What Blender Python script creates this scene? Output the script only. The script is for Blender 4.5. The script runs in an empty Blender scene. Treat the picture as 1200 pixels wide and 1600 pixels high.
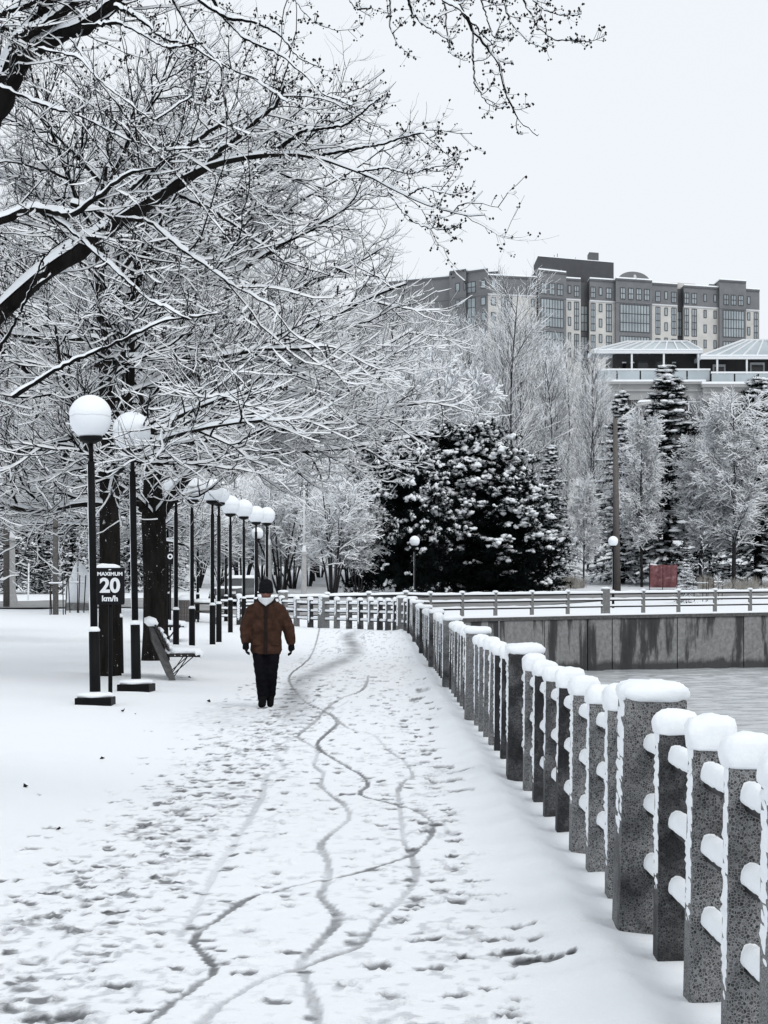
import bpy, math, random
import numpy as np
from mathutils import Vector, Matrix, noise as mnoise

S = bpy.context.scene
COL = S.collection
rng = np.random.default_rng(7)
random.seed(7)

# ------------------------------------------------------------------ camera
F = 3400.0                 # focal length in photo pixels (photo 1200x1600)
CX, HY, EYE = 600.0, 934.0, 1.6
cd = bpy.data.cameras.new('camera')
cam = bpy.data.objects.new('camera', cd)
COL.objects.link(cam)
cam.location = (0, 0, EYE)
cam.rotation_euler = (math.radians(90), 0, 0)
cd.sensor_fit = 'VERTICAL'
cd.sensor_height = 24
cd.lens = F / 1600 * 24
cd.shift_y = (HY - 800) / 1600
cd.clip_start = 0.1
cd.clip_end = 3000
S.camera = cam

# ------------------------------------------------------------------ sky, sun, exposure
W = bpy.data.worlds.new('World')
S.world = W
W.use_nodes = True
nt = W.node_tree
nt.nodes.clear()
out = nt.nodes.new('ShaderNodeOutputWorld')
bg = nt.nodes.new('ShaderNodeBackground')
sky = nt.nodes.new('ShaderNodeTexSky')
sky.sky_type = 'NISHITA'
sky.sun_disc = False
sky.sun_elevation = math.radians(48)
sky.sun_rotation = math.radians(150)
sky.dust_density = 4.0
hs = nt.nodes.new('ShaderNodeHueSaturation')
hs.inputs['Saturation'].default_value = 0.25
mix = nt.nodes.new('ShaderNodeMix')
mix.data_type = 'RGBA'
mix.inputs[0].default_value = 0.92         # cloud cover
mix.inputs[7].default_value = (8.35, 8.80, 9.25, 1)
nt.links.new(sky.outputs[0], hs.inputs['Color'])
nt.links.new(hs.outputs[0], mix.inputs[6])
nt.links.new(mix.outputs[2], bg.inputs[0])
bg.inputs[1].default_value = 0.1
nt.links.new(bg.outputs[0], out.inputs[0])
sd = bpy.data.lights.new('sun', 'SUN')
sd.energy = 0.95
sd.angle = math.radians(25)
sd.color = (1.0, 0.98, 0.95)
sun = bpy.data.objects.new('sun', sd)
COL.objects.link(sun)
el, az = math.radians(48), math.radians(150)
dirv = Vector((math.sin(az) * math.cos(el), math.cos(az) * math.cos(el), math.sin(el)))
sun.rotation_euler = dirv.to_track_quat('Z', 'Y').to_euler()
S.view_settings.view_transform = 'Standard'
S.view_settings.look = 'None'
S.view_settings.exposure = 0.13
S.view_settings.gamma = 1.0
S.view_settings.use_curve_mapping = False
S.cycles.max_bounces = 6
S.cycles.diffuse_bounces = 3
S.cycles.glossy_bounces = 3
S.cycles.transmission_bounces = 4
S.cycles.transparent_max_bounces = 6

# ------------------------------------------------------------------ helpers: objects
def link(o, parent=None):
    COL.objects.link(o)
    if parent is not None:
        o.parent = parent
    return o

def tag(o, label=None, cat=None, group=None, kind=None):
    if label: o['label'] = label
    if cat: o['category'] = cat
    if group: o['group'] = group
    if kind: o['kind'] = kind
    return o

def thing(name, label, cat, loc=(0, 0, 0), rz=0.0, group=None):
    o = bpy.data.objects.new(name, None)
    o.empty_display_size = 0.2
    link(o)
    o.location = loc
    o.rotation_euler = (0, 0, rz)
    return tag(o, label, cat, group)

def add(name, mesh, mat=None, parent=None, loc=None, kind=None, rot=None, scale=None):
    if mat is not None and len(mesh.materials) == 0:
        mesh.materials.append(mat)
    o = bpy.data.objects.new(name, mesh)
    link(o, parent)
    if loc is not None: o.location = loc
    if rot is not None: o.rotation_euler = rot
    if scale is not None: o.scale = scale
    if kind: o['kind'] = kind
    return o

KIDS = {}
def copy_tree(o, parent=None):
    c = o.copy()
    COL.objects.link(c)
    if parent is not None: c.parent = parent
    for ch in o.children:
        copy_tree(ch, c)
    return c

def np_mesh(name, V, Q=None, T=None, smooth=False, attr=None):
    me = bpy.data.meshes.new(name)
    V = np.asarray(V, dtype=np.float32).reshape(-1, 3)
    me.vertices.add(len(V))
    me.vertices.foreach_set('co', V.ravel())
    idx, starts, n = [], [], 0
    if Q is not None and len(Q):
        Q = np.asarray(Q, dtype=np.int32).reshape(-1, 4)
        idx.append(Q.ravel()); starts.append(n + 4 * np.arange(len(Q))); n += 4 * len(Q)
    if T is not None and len(T):
        T = np.asarray(T, dtype=np.int32).reshape(-1, 3)
        idx.append(T.ravel()); starts.append(n + 3 * np.arange(len(T))); n += 3 * len(T)
    idx = np.concatenate(idx).astype(np.int32); starts = np.concatenate(starts).astype(np.int32)
    me.loops.add(len(idx)); me.loops.foreach_set('vertex_index', idx)
    me.polygons.add(len(starts)); me.polygons.foreach_set('loop_start', starts)
    if smooth:
        me.polygons.foreach_set('use_smooth', np.ones(len(starts), dtype=bool))
    me.update(calc_edges=True)
    if attr:
        for k, a in attr.items():
            at = me.attributes.new(k, 'FLOAT', 'POINT')
            at.data.foreach_set('value', np.asarray(a, dtype=np.float32).ravel())
    return me

class MB:
    """collects simple shapes into one mesh"""
    def __init__(s): s.v, s.f = [], []
    def add(s, vs, fs):
        n = len(s.v)
        s.v += [tuple(p) for p in vs]
        s.f += [tuple(i + n for i in f) for f in fs]
        return s
    def hexa(s, p):   # 8 corners, bottom 4 ccw then top 4
        return s.add(p, [(3, 2, 1, 0), (4, 5, 6, 7), (0, 1, 5, 4), (1, 2, 6, 5), (2, 3, 7, 6), (3, 0, 4, 7)])
    def box(s, x0, x1, y0, y1, z0, z1):
        return s.hexa([(x0, y0, z0), (x1, y0, z0), (x1, y1, z0), (x0, y1, z0), (x0, y0, z1), (x1, y0, z1), (x1, y1, z1), (x0, y1, z1)])
    def bar(s, a, b, w, h=None, up=(0, 0, 1)):
        a, b = Vector(a), Vector(b); h = h or w
        t = (b - a).normalized(); u = Vector(up)
        sd = t.cross(u)
        if sd.length < 1e-4: sd = t.cross(Vector((1, 0, 0)))
        sd.normalize(); u = sd.cross(t)
        p = []
        for q in (a, b):
            for x, y in ((-1, -1), (1, -1), (1, 1), (-1, 1)):
                p.append(q + sd * (x * w / 2) + u * (y * h / 2))
        return s.add(p, [(3, 2, 1, 0), (4, 5, 6, 7), (0, 1, 5, 4), (1, 2, 6, 5), (2, 3, 7, 6), (3, 0, 4, 7)])
    def cyl(s, a, b, r0, r1=None, n=12, cap=True):
        a, b = Vector(a), Vector(b); r1 = r0 if r1 is None else r1
        t = (b - a).normalized()
        sd = t.cross(Vector((0, 0, 1)))
        if sd.length < 1e-3: sd = Vector((1, 0, 0))
        sd.normalize(); u = sd.cross(t)
        vs = []
        for q, r in ((a, r0), (b, r1)):
            for k in range(n):
                g = 2 * math.pi * k / n
                vs.append(q + sd * (r * math.cos(g)) + u * (r * math.sin(g)))
        fs = [(k, k + n, (k + 1) % n + n, (k + 1) % n) for k in range(n)]
        if cap: fs += [tuple(range(n)), tuple(range(2 * n - 1, n - 1, -1))]
        return s.add(vs, fs)
    def lathe(s, prof, n=20, c=(0, 0, 0), sq=0.0):
        vs, fs = [], []
        for r, z in prof:
            for k in range(n):
                g = 2 * math.pi * k / n
                vs.append((c[0] + r * math.cos(g), c[1] + r * math.sin(g), c[2] + z))
        m = len(prof)
        for i in range(m - 1):
            for k in range(n):
                fs.append((i * n + k, i * n + (k + 1) % n, (i + 1) * n + (k + 1) % n, (i + 1) * n + k))
        fs.append(tuple(range(n - 1, -1, -1))); fs.append(tuple((m - 1) * n + k for k in range(n)))
        return s.add(vs, fs)
    def prism(s, pts, y0, y1):     # outline in xz extruded along y
        n = len(pts)
        vs = [(x, y0, z) for x, z in pts] + [(x, y1, z) for x, z in pts]
        fs = [tuple(range(n)), tuple(range(2 * n - 1, n - 1, -1))]
        fs += [((k + 1) % n, k, k + n, (k + 1) % n + n) for k in range(n)]
        return s.add(vs, fs)
    def mesh(s, name, smooth=False, bevel=0.0):
        me = bpy.data.meshes.new(name)
        me.from_pydata(s.v, [], s.f)
        if bevel:
            import bmesh
            bm = bmesh.new(); bm.from_mesh(me)
            bmesh.ops.bevel(bm, geom=list(bm.edges), offset=bevel, segments=2, affect='EDGES', profile=0.6, clamp_overlap=True)
            bm.to_mesh(me); bm.free()
        if smooth:
            for p in me.polygons: p.use_smooth = True
        me.update()
        return me

# ------------------------------------------------------------------ helpers: noise
def _h(ix, iy, s):
    n = (ix.astype(np.int64) * 374761393 + iy.astype(np.int64) * 668265263 + s * 1442695041) & 0x7fffffff
    n = ((n ^ (n >> 13)) * 1274126177) & 0x7fffffff
    return ((n ^ (n >> 16)) & 0xffff) / 65535.0
def vn(x, y, s=0):
    x = np.asarray(x, float); y = np.asarray(y, float)
    ix, iy = np.floor(x), np.floor(y)
    fx, fy = x - ix, y - iy
    fx = fx * fx * (3 - 2 * fx); fy = fy * fy * (3 - 2 * fy)
    ix = ix.astype(np.int64); iy = iy.astype(np.int64)
    a, b, c, d = _h(ix, iy, s), _h(ix + 1, iy, s), _h(ix, iy + 1, s), _h(ix + 1, iy + 1, s)
    return a + (b - a) * fx + (c - a) * fy + (a - b - c + d) * fx * fy
def fbm(x, y, s=0, o=4):
    r, a, t = 0, 0.5, 0
    for k in range(o):
        r = r + a * vn(x * 2 ** k, y * 2 ** k, s + k); t += a; a *= 0.55
    return r / t
def sstep(a, b, x):
    t = np.clip((np.asarray(x, float) - a) / (b - a), 0, 1)
    return t * t * (3 - 2 * t)

# ------------------------------------------------------------------ helpers: materials
def material(name, rough=0.7, spec=0.3):
    m = bpy.data.materials.new(name); m.use_nodes = True
    n = m.node_tree; b = n.nodes['Principled BSDF']
    b.inputs['Roughness'].default_value = rough
    b.inputs['Specular IOR Level'].default_value = spec
    return m, n, b
def N(n, t, **kw):
    x = n.nodes.new(t)
    for k, v in kw.items(): setattr(x, k, v)
    return x
def ramp(n, fac, stops):
    r = N(n, 'ShaderNodeValToRGB')
    e = r.color_ramp.elements
    while len(e) > 1: e.remove(e[-1])
    e[0].position, e[0].color = stops[0][0], (*stops[0][1], 1)
    for p, c in stops[1:]:
        q = e.new(p); q.color = (*c, 1)
    n.links.new(fac, r.inputs[0])
    return r.outputs[0]
def g3(v): return (v, v, v)
def noise_tex(n, scale, detail=4, rough=0.55, coord='Object', sc=None, w=None):
    tc = N(n, 'ShaderNodeTexCoord')
    o = tc.outputs[coord]
    if sc is not None:
        mp = N(n, 'ShaderNodeMapping'); mp.inputs['Scale'].default_value = sc
        n.links.new(o, mp.inputs[0]); o = mp.outputs[0]
    t = N(n, 'ShaderNodeTexNoise')
    t.inputs['Scale'].default_value = scale; t.inputs['Detail'].default_value = detail; t.inputs['Roughness'].default_value = rough
    n.links.new(o, t.inputs['Vector'])
    return t.outputs[0]
def bump(n, b, h, strength, dist=0.02):
    bp = N(n, 'ShaderNodeBump'); bp.inputs['Strength'].default_value = strength; bp.inputs['Distance'].default_value = dist
    n.links.new(h, bp.inputs['Height']); n.links.new(bp.outputs[0], b.inputs['Normal'])
def mixc(n, fac, a, b):
    m = N(n, 'ShaderNodeMix', data_type='RGBA')
    for s, v in ((0, fac), (6, a), (7, b)):
        if hasattr(v, 'links'): n.links.new(v, m.inputs[s])
        elif isinstance(v, (int, float)): m.inputs[s].default_value = v
        else: m.inputs[s].default_value = (*v, 1)
    return m.outputs[2]

def plain(name, c, rough=0.6, spec=0.3, var=0.25, scale=8, metal=0.0):
    m, n, b = material(name, rough, spec)
    t = noise_tex(n, scale, 5)
    lo, hi = tuple(x * (1 - var) for x in c), tuple(min(1, x * (1 + var)) for x in c)
    n.links.new(ramp(n, t, [(0.3, lo), (0.7, hi)]), b.inputs['Base Color'])
    b.inputs['Metallic'].default_value = metal
    return m

SNOWC = (0.88, 0.905, 0.935)
def snow_material(name, scale=30, st=0.25):
    m, n, b = material(name, 0.55, 0.2)
    t = noise_tex(n, scale, 6, 0.6)
    n.links.new(ramp(n, t, [(0.25, (0.82, 0.85, 0.885)), (0.7, SNOWC)]), b.inputs['Base Color'])
    bump(n, b, t, st, 0.02)
    return m
M = {}
M['snow'] = snow_material('snow')
M['snow_far'] = plain('snow_far', SNOWC, 0.6, 0.1, 0.02)
M['black'] = plain('black_metal', (0.006, 0.006, 0.007), 0.6, 0.10)
M['black_paint'] = plain('black_sign_paint', (0.008, 0.008, 0.010), 0.5, 0.12, 0.1)
M['white_paint'] = plain('white_sign_paint', (0.75, 0.77, 0.8), 0.5, 0.3, 0.03)
M['iron'] = plain('iron_rail', (0.018, 0.018, 0.020), 0.6, 0.12)
M['concrete'] = plain('pale_concrete', (0.42, 0.42, 0.42), 0.8, 0.2, 0.15, 6)
M['concrete_mid'] = plain('grey_concrete', (0.2, 0.2, 0.2), 0.8, 0.2, 0.3, 12)
M['concrete_dark'] = plain('weathered_concrete', (0.10, 0.10, 0.10), 0.85, 0.1, 0.4, 10)
M['wood_pole'] = plain('weathered_wood', (0.13, 0.12, 0.115), 0.85, 0.1, 0.3, 14)
M['dark_wood'] = plain('dark_wood', (0.035, 0.032, 0.03), 0.8, 0.1, 0.35, 20)
M['white_metal'] = plain('white_metal', (0.72, 0.74, 0.76), 0.5, 0.3, 0.04)
M['bud'] = plain('bud', (0.014, 0.011, 0.010), 0.7, 0.1)
M['rubber'] = plain('rubber', (0.012, 0.012, 0.012), 0.8)

def bark_material(name, c, flecks=0.0):
    m, n, b = material(name, 0.95, 0.03)
    t = noise_tex(n, 9, 6, 0.65, sc=(1, 1, 0.22))
    base = ramp(n, t, [(0.3, tuple(x * 0.45 for x in c)), (0.7, tuple(x * 1.5 for x in c))])
    if flecks:
        t2 = noise_tex(n, 22, 6, 0.75, sc=(1, 1, 0.7)); t3 = noise_tex(n, 1.3, 3, 0.5)
        tm = N(n, 'ShaderNodeMath', operation='MULTIPLY_ADD'); tm.inputs[1].default_value = 0.35; n.links.new(t3, tm.inputs[0]); n.links.new(t2, tm.inputs[2])
        f = ramp(n, tm.outputs[0], [(0.86 - flecks, g3(0)), (0.90 - flecks, g3(1))])
        base = mixc(n, f, base, SNOWC)
    n.links.new(base, b.inputs['Base Color'])
    bump(n, b, t, 0.6, 0.03)
    return m
M['bark'] = bark_material('dark_bark', (0.013, 0.012, 0.0115))
M['bark_fleck'] = bark_material('bark_with_stuck_snow', (0.016, 0.0145, 0.0135), 0.03)
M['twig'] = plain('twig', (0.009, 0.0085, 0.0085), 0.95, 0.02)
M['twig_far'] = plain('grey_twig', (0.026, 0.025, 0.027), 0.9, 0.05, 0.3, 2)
M['needle'] = plain('dark_needles', (0.008, 0.011, 0.011), 0.9, 0.03, 0.4, 1.5)
M['needle_right'] = plain('spruce_needles', (0.011, 0.014, 0.014), 0.9, 0.03, 0.4, 1.5)

# granite / pebble aggregate post
def aggregate(name):
    m, n, b = material(name, 0.75, 0.25)
    tc = N(n, 'ShaderNodeTexCoord'); oi = N(n, 'ShaderNodeObjectInfo')
    ad = N(n, 'ShaderNodeVectorMath', operation='ADD')
    sc = N(n, 'ShaderNodeVectorMath', operation='SCALE'); sc.inputs[0].default_value = (37, 19, 53)
    n.links.new(oi.outputs['Random'], sc.inputs['Scale'])
    n.links.new(tc.outputs['Object'], ad.inputs[0]); n.links.new(sc.outputs[0], ad.inputs[1])
    vo = N(n, 'ShaderNodeTexVoronoi'); vo.inputs['Scale'].default_value = 92
    n.links.new(ad.outputs[0], vo.inputs['Vector'])
    ve = N(n, 'ShaderNodeTexVoronoi', feature='DISTANCE_TO_EDGE'); ve.inputs['Scale'].default_value = 92
    n.links.new(ad.outputs[0], ve.inputs['Vector'])
    sep = N(n, 'ShaderNodeSeparateColor'); n.links.new(vo.outputs['Color'], sep.inputs[0])
    peb = ramp(n, sep.outputs[0], [(0.0, g3(0.03)), (0.35, g3(0.065)), (0.75, g3(0.12)), (1.0, g3(0.22))])
    edge = ramp(n, ve.outputs['Distance'], [(0.04, g3(0)), (0.13, g3(1))])
    col = mixc(n, edge, (0.27, 0.273, 0.28), peb)
    nz = N(n, 'ShaderNodeTexNoise'); nz.inputs['Scale'].default_value = 3.2; nz.inputs['Detail'].default_value = 6; nz.inputs['Roughness'].default_value = 0.65
    n.links.new(ad.outputs[0], nz.inputs['Vector'])
    # wet darkness: per post + blotches
    a2 = N(n, 'ShaderNodeMath', operation='MULTIPLY_ADD'); a2.inputs[1].default_value = 0.62; a2.inputs[2].default_value = -0.25
    n.links.new(oi.outputs['Random'], a2.inputs[0])
    a3 = N(n, 'ShaderNodeMath', operation='ADD'); n.links.new(nz.outputs[0], a3.inputs[0]); n.links.new(a2.outputs[0], a3.inputs[1])
    wet = ramp(n, a3.outputs[0], [(0.44, g3(0.0)), (0.60, g3(0.45)), (0.76, g3(0.90))])
    col = mixc(n, wet, col, (0.012, 0.012, 0.014))
    n.links.new(col, b.inputs['Base Color'])
    bump(n, b, ve.outputs['Distance'], 0.5, 0.01)
    return m
M['aggregate'] = aggregate('pebble_aggregate')

# ------------------------------------------------------------------ terrain
zr_y = [-50, 10, 18.5, 26.7, 34.8, 43, 51, 60, 70, 80, 100, 108, 115, 130, 140, 152, 158, 165, 185, 220, 300, 900]
zr_z = [0, 0, .03, .063, .146, .197, .25, .37, .49, .53, .64, .72, .82, 1.0, 1.56, 1.9, 2.3, 2.6, 4.2, 7.5, 11, 14]
zl_y = [-50, 20, 30, 45, 60, 75, 85, 105, 120, 150, 165, 200, 300, 900]
zl_z = [0, .03, .1, .25, .45, .75, .97, 1.4, 1.62, 2.2, 2.7, 5.0, 10, 14]
def terrain(x, y):
    x = np.asarray(x, float); y = np.asarray(y, float)
    # soften the piecewise profile
    zr = (np.interp(y - 2, zr_y, zr_z) + np.interp(y, zr_y, zr_z) + np.interp(y + 2, zr_y, zr_z)) / 3
    zl = (np.interp(y - 3, zl_y, zl_z) + np.interp(y, zl_y, zl_z) + np.interp(y + 3, zl_y, zl_z)) / 3
    k = sstep(-5, -12, x)
    z = zr + (zl - zr) * k
    off = sstep(-2.4, -4.2, x)
    z = z + off * (0.16 * (fbm(x * 0.22 + 9, y * 0.12, 5, 3) - 0.5) + 0.05 * (fbm(x * 0.9, y * 0.5, 8, 3) - 0.5)) * (1 - sstep(90, 130, y)) + off * 0.05
    return z
def tz(x, y): return float(terrain(x, y))
def at(px, py, d):
    return Vector(((px - CX) / F * d, d, EYE + (HY - py) / F * d))
def hit(px, py, d0=5.0, d1=400.0):
    d = d0
    while d < d1:
        p = at(px, py, d)
        if p.z <= tz(p.x, p.y): return Vector((p.x, p.y, tz(p.x, p.y)))
        d += 0.1
    p = at(px, py, d0); return p
def on(px, d):
    x = (px - CX) / F * d
    return Vector((x, d, tz(x, d)))
VPX = (577 - CX) / F
def fx(y): return 1.325 + VPX * np.asarray(y, float)      # railing centre line
def edge(y): return fx(y) + 0.26

# --- fine snow sheet: the walked path with its tracks and footprints
rows = [4.6]
while rows[-1] < 99.5:
    y = rows[-1]
    rows.append(y + max(0.026, y * y / 3482 * 0.75))
rows[-1] = 99.5
rows = np.array(rows)
cj = [-9.0]
while cj[-1] < 1.55:
    x = cj[-1]
    cj.append(x + (0.019 if -2.7 < x < 1.0 else (0.03 if x >= 1.0 else min(0.25, 0.019 + (-2.7 - x) * 0.06))))
cj = np.array(cj); cn = (cj + 9) / (cj[-1] + 9)
GY = np.repeat(rows[:, None], len(cn), 1)
GX = -9 + (edge(GY) + 9) * cn[None, :]
xcol = GX.mean(0)
bare = np.zeros_like(GX)      # how far the snow is worn away, plus shade painted into footprints
dep = np.zeros_like(GX)       # how deep it is pressed
PATHW = sstep(-2.5, -1.8, GX) * (1 - sstep(0.45, 0.8, GX))
def window(x0, x1, y0, y1):
    r0, r1 = np.searchsorted(rows, [y0, y1])
    c0 = max(0, np.searchsorted(GX[min(r0, len(rows) - 1)], x0) - 2); c1 = np.searchsorted(GX[min(r0, len(rows) - 1)], x1) + 3
    return slice(r0, r1 + 1), slice(c0, c1)
def stamp(cx, cy, ang, L, Wd, b, dp=0.02):
    R = L * 0.75
    s = window(cx - R, cx + R, cy - R, cy + R)
    X, Y = GX[s] - cx, GY[s] - cy
    if X.size == 0: return
    u = X * math.cos(ang) + Y * math.sin(ang); v = -X * math.sin(ang) + Y * math.cos(ang)
    jit = 0.5 * (vn(GX[s] * 34, GY[s] * 30, 3) - 0.5) + 0.45 * (vn(GX[s] * 13, GY[s] * 11, 4) - 0.5)
    waist = 1 - 0.25 * np.exp(-((v / L + 0.05) * 5) ** 2)
    q = (u / (Wd / 2 * waist)) ** 2 + (v / (L / 2)) ** 2
    q = np.sqrt(q) + jit
    k = 1 - sstep(0.75, 1.08, q)
    bare[s] = np.maximum(bare[s], k * b * (0.35 + 0.65 * sstep(-.7, .5, v / (L / 2))) * (0.45 + 0.8 * vn(GX[s] * 34, GY[s] * 22, 6)))  # one end darker: shade of the deep print put into the wear colour
    dep[s] = np.maximum(dep[s], k * dp) - 0.012 * sstep(0.9, 1.15, q) * (1 - sstep(1.2, 1.6, q))
# walkers' lanes: (x at start, drift, y0, y1, strength)
fr = np.random.default_rng(21)
lanes = [(-2.05, .0, 6, 27, .8), (-1.85, .006, 6, 32, .8), (-1.62, .004, 5, 34, .9), (-1.45, .0, 8, 36, .8), (-1.22, .003, 6, 40, .9),
         (-1.02, -.004, 9, 40, .7), (-0.8, .002, 6, 44, .55), (-0.55, .004, 6, 44, .6), (-0.28, .0, 6, 30, .6), (-0.05, .002, 6, 36, .7),
         (0.18, .0, 5, 36, .95), (0.30, .004, 5, 30, .95), (0.42, .0, 7, 24, .9), (0.08, .006, 6, 40, .8), (-1.72, .012, 10, 30, .85), (-1.36, .006, 11, 34, .85), (-1.95, .012, 9, 24, .85)]
for x0, dr, y0, y1, b in lanes:
    y = y0 + fr.random(); side = 1
    ph = fr.random() * 6
    while y < y1:
        wv = 0.10 * math.sin(y * 0.5 + ph)
        cx = x0 + dr * (y - y0) * 3 + wv + side * 0.075 + fr.normal(0, 0.04)
        if fr.random() < 0.82:
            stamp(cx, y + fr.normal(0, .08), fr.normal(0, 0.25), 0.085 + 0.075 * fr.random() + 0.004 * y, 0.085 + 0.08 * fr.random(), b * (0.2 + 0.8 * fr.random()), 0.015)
        side = -side
        y += 0.56 + 0.14 * fr.random()
for k in range(1300):
    y = 6 + 34 * fr.random() ** 1.3
    cx = fr.uniform(-2.3, 0.55) if fr.random() < .55 else fr.normal(-1.5, .38)
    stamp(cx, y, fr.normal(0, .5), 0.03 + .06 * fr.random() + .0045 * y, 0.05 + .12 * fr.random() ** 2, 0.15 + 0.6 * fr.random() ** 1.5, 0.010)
# scuffed patches on the clean strip beside the railing
for px, py, L, Wd, b in [(845, 1506, .16, .34, .9), (800, 1492, .2, .16, .75), (815, 1455, .14, .2, .5), (790, 1470, .12, .12, .5), (835, 1473, .12, .12, .6), (700, 1228, .4, .4, .45), (690, 1205, .3, .3, .5),
                         (668, 1198, .2, .4, .5), (715, 1215, .22, .4, .4), (720, 1244, .2, .3, .5), (660, 1095, 1.2, .3, .4), (650, 1106, .8, .3, .6), (668, 1180, .5, .3, .5), (700, 1398, .14, .22, .5), (760, 1402, .1, .3, .45),
                         (180, 1540, .16, .22, .8), (110, 1590, .18, .2, .9)]:
    d = F * EYE / (py - HY); p = at(px, py, d)
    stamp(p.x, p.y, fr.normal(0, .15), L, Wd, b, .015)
def z7(pts): return [(x / 1.714, 1080 + y / 1.714) for x, y in pts]
def z3(pts): return [(380 + x / 3.158, 850 + y / 3.158) for x, y in pts]
tracks = [
    (z7([(330, 930), (390, 888), (460, 835), (545, 772), (574, 750), (560, 720), (523, 680), (520, 662), (545, 635), (600, 600), (655, 563), (760, 530), (850, 510), (950, 490), (1050, 460), (1105, 440), (1148, 400), (1160, 362), (1130, 335), (1060, 312), (965, 285), (985, 258), (962, 230), (900, 195), (857, 168), (853, 145), (888, 115), (900, 95), (870, 70), (820, 50), (790, 20)]) + z3([(300, 810), (240, 745), (235, 690), (330, 610), (370, 520), (380, 450)]), .070, .80),
    (z7([(868, 960), (856, 890), (830, 800), (805, 730), (835, 690), (902, 620), (895, 590), (860, 550), (880, 500), (875, 450), (860, 415), (900, 375), (935, 345), (920, 310), (880, 280), (858, 260), (865, 230), (840, 205), (850, 170), (805, 140), (800, 128), (850, 90)]) + z3([(400, 850), (480, 800), (590, 760), (620, 690)]), .095, .50),
    (z7([(480, 930), (530, 890), (600, 830), (700, 775), (800, 740), (900, 705), (960, 680), (1010, 620), (1070, 560), (1112, 510), (1105, 450), (1078, 400), (1075, 340), (1065, 280), (1082, 250), (1105, 235), (1080, 195), (1035, 165), (1000, 130), (930, 110), (880, 70)]), .080, .48),
    (z7([(480, 660), (550, 540), (572, 490), (620, 420), (660, 360), (700, 290), (715, 235), (760, 215), (740, 180), (745, 155), (800, 130)]), .10, .30),
    (z7([(0, 800), (120, 730), (210, 670), (330, 570), (420, 540)]), .05, .28),
    (z7([(240, 500), (350, 450), (430, 410), (480, 360)]), .05, .30),
    (z3([(470, 590), (540, 570), (605, 545), (580, 528), (640, 500), (690, 485), (640, 460), (560, 440)]), .09, .45),
    (z3([(480, 660), (560, 690), (640, 700), (760, 720)]), .07, .3),
    (z3([(220, 920), (330, 890), (420, 860), (520, 810)]), .07, .35),
    (z3([(450, 940), (470, 900), (430, 870), (330, 850), (250, 760)]), .07, .45),
]
for pts, wd, b in tracks:
    P = np.array([[at(px, py, F * EYE / (py - HY)).x, F * EYE / (py - HY)] for px, py in pts])
    # smooth through the points (Catmull-Rom)
    Q = []
    PP = np.vstack([2 * P[0] - P[1], P, 2 * P[-1] - P[-2]])
    for i in range(1, len(PP) - 2):
        for t in np.linspace(0, 1, 14, endpoint=False):
            a, b_, c, d = PP[i - 1], PP[i], PP[i + 1], PP[i + 2]
            Q.append(0.5 * (2 * b_ + (c - a) * t + (2 * a - 5 * b_ + 4 * c - d) * t * t + (3 * b_ - a - 3 * c + d) * t ** 3))
    Q = np.array(Q)
    for i in range(len(Q) - 1):
        p, q = Q[i], Q[i + 1]
        w = wd * (0.42 + 0.36 * float(vn(i * .13, 3.0, 2)))
        # a grazing, dark stretch now and then
        bb = b * (0.6 + 0.7 * float(vn(i * .09, 8.0, 4)))
        s = window(min(p[0], q[0]) - w, max(p[0], q[0]) + w, min(p[1], q[1]) - w, max(p[1], q[1]) + w)
        X, Y = GX[s], GY[s]
        if X.size == 0: continue
        dv = q - p; l2 = max(1e-9, dv @ dv)
        t = np.clip(((X - p[0]) * dv[0] + (Y - p[1]) * dv[1]) / l2, 0, 1)
        ds = np.hypot(X - p[0] - t * dv[0], Y - p[1] - t * dv[1])
        soft = 0.14 * (vn(X * 45, Y * 20, 9) - 0.5)
        k = 1 - sstep(0.72, 1.08, ds / (w / 2) + soft)
        tex = 0.74 + 0.34 * vn(X * 60, Y * 25, 12)
        bare[s] = np.maximum(bare[s], k * bb * tex * .66)
        dep[s] = np.maximum(dep[s], k * 0.010)
# general scuffing of the walked snow
mot = fbm(GX * 4.5, GY * 2.6, 31, 4)
mot2 = fbm(GX * 14, GY * 8.0, 41, 3)
lane_w = (np.exp(-((GX + 1.45 - 0.012 * (GY - 12)) / 0.55) ** 2) * (1 - sstep(26, 48, GY)) + 0.6 * np.exp(-((GX - 0.2) / 0.35) ** 2) * (1 - sstep(10, 45, GY)) + 0.30 * (GX > -9)) * PATHW
bare = np.maximum(bare, lane_w * sstep(0.50, 0.74, mot) * (0.08 + 0.8 * sstep(0.45, 0.75, mot2)) * 0.42)
smear = np.exp(-((GX + 1.25 + 0.25 * np.sin(GY * .21) - (GY - 30) * .012) / 0.28) ** 2) * sstep(24, 30, GY) * (1 - sstep(66, 80, GY))
bare = np.maximum(bare, smear * (0.10 + 0.42 * mot))
bare = np.maximum(bare, 0.22 * np.exp(-((GX + 2.0) / 0.8) ** 2) * sstep(24, 27, GY) * (1 - sstep(29, 33, GY)) * mot2 * 1.2)
mot3 = fbm(GX * 16, GY * 11, 47, 3)
bare = np.maximum(bare, PATHW * (1 - sstep(40, 70, GY)) * (0.05 + .16 * lane_w) * sstep(.54, .72, mot3))
farpath = sstep(-2.6, -1.6, GX) * (1 - sstep(0.5, .85, GX)) * sstep(30, 45, GY)
bare = np.maximum(bare, farpath * 0.26 * sstep(0.5, 0.78, mot2))
bare = np.clip(bare, 0, 1)
gz = terrain(GX, GY)
drift = sstep(0.55, 0.95, GX - VPX * GY)
GZ = gz - dep * 1.0 + PATHW * 0.009 * (fbm(GX * 6, GY * 5, 51, 3) - 0.5) * 2
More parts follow.
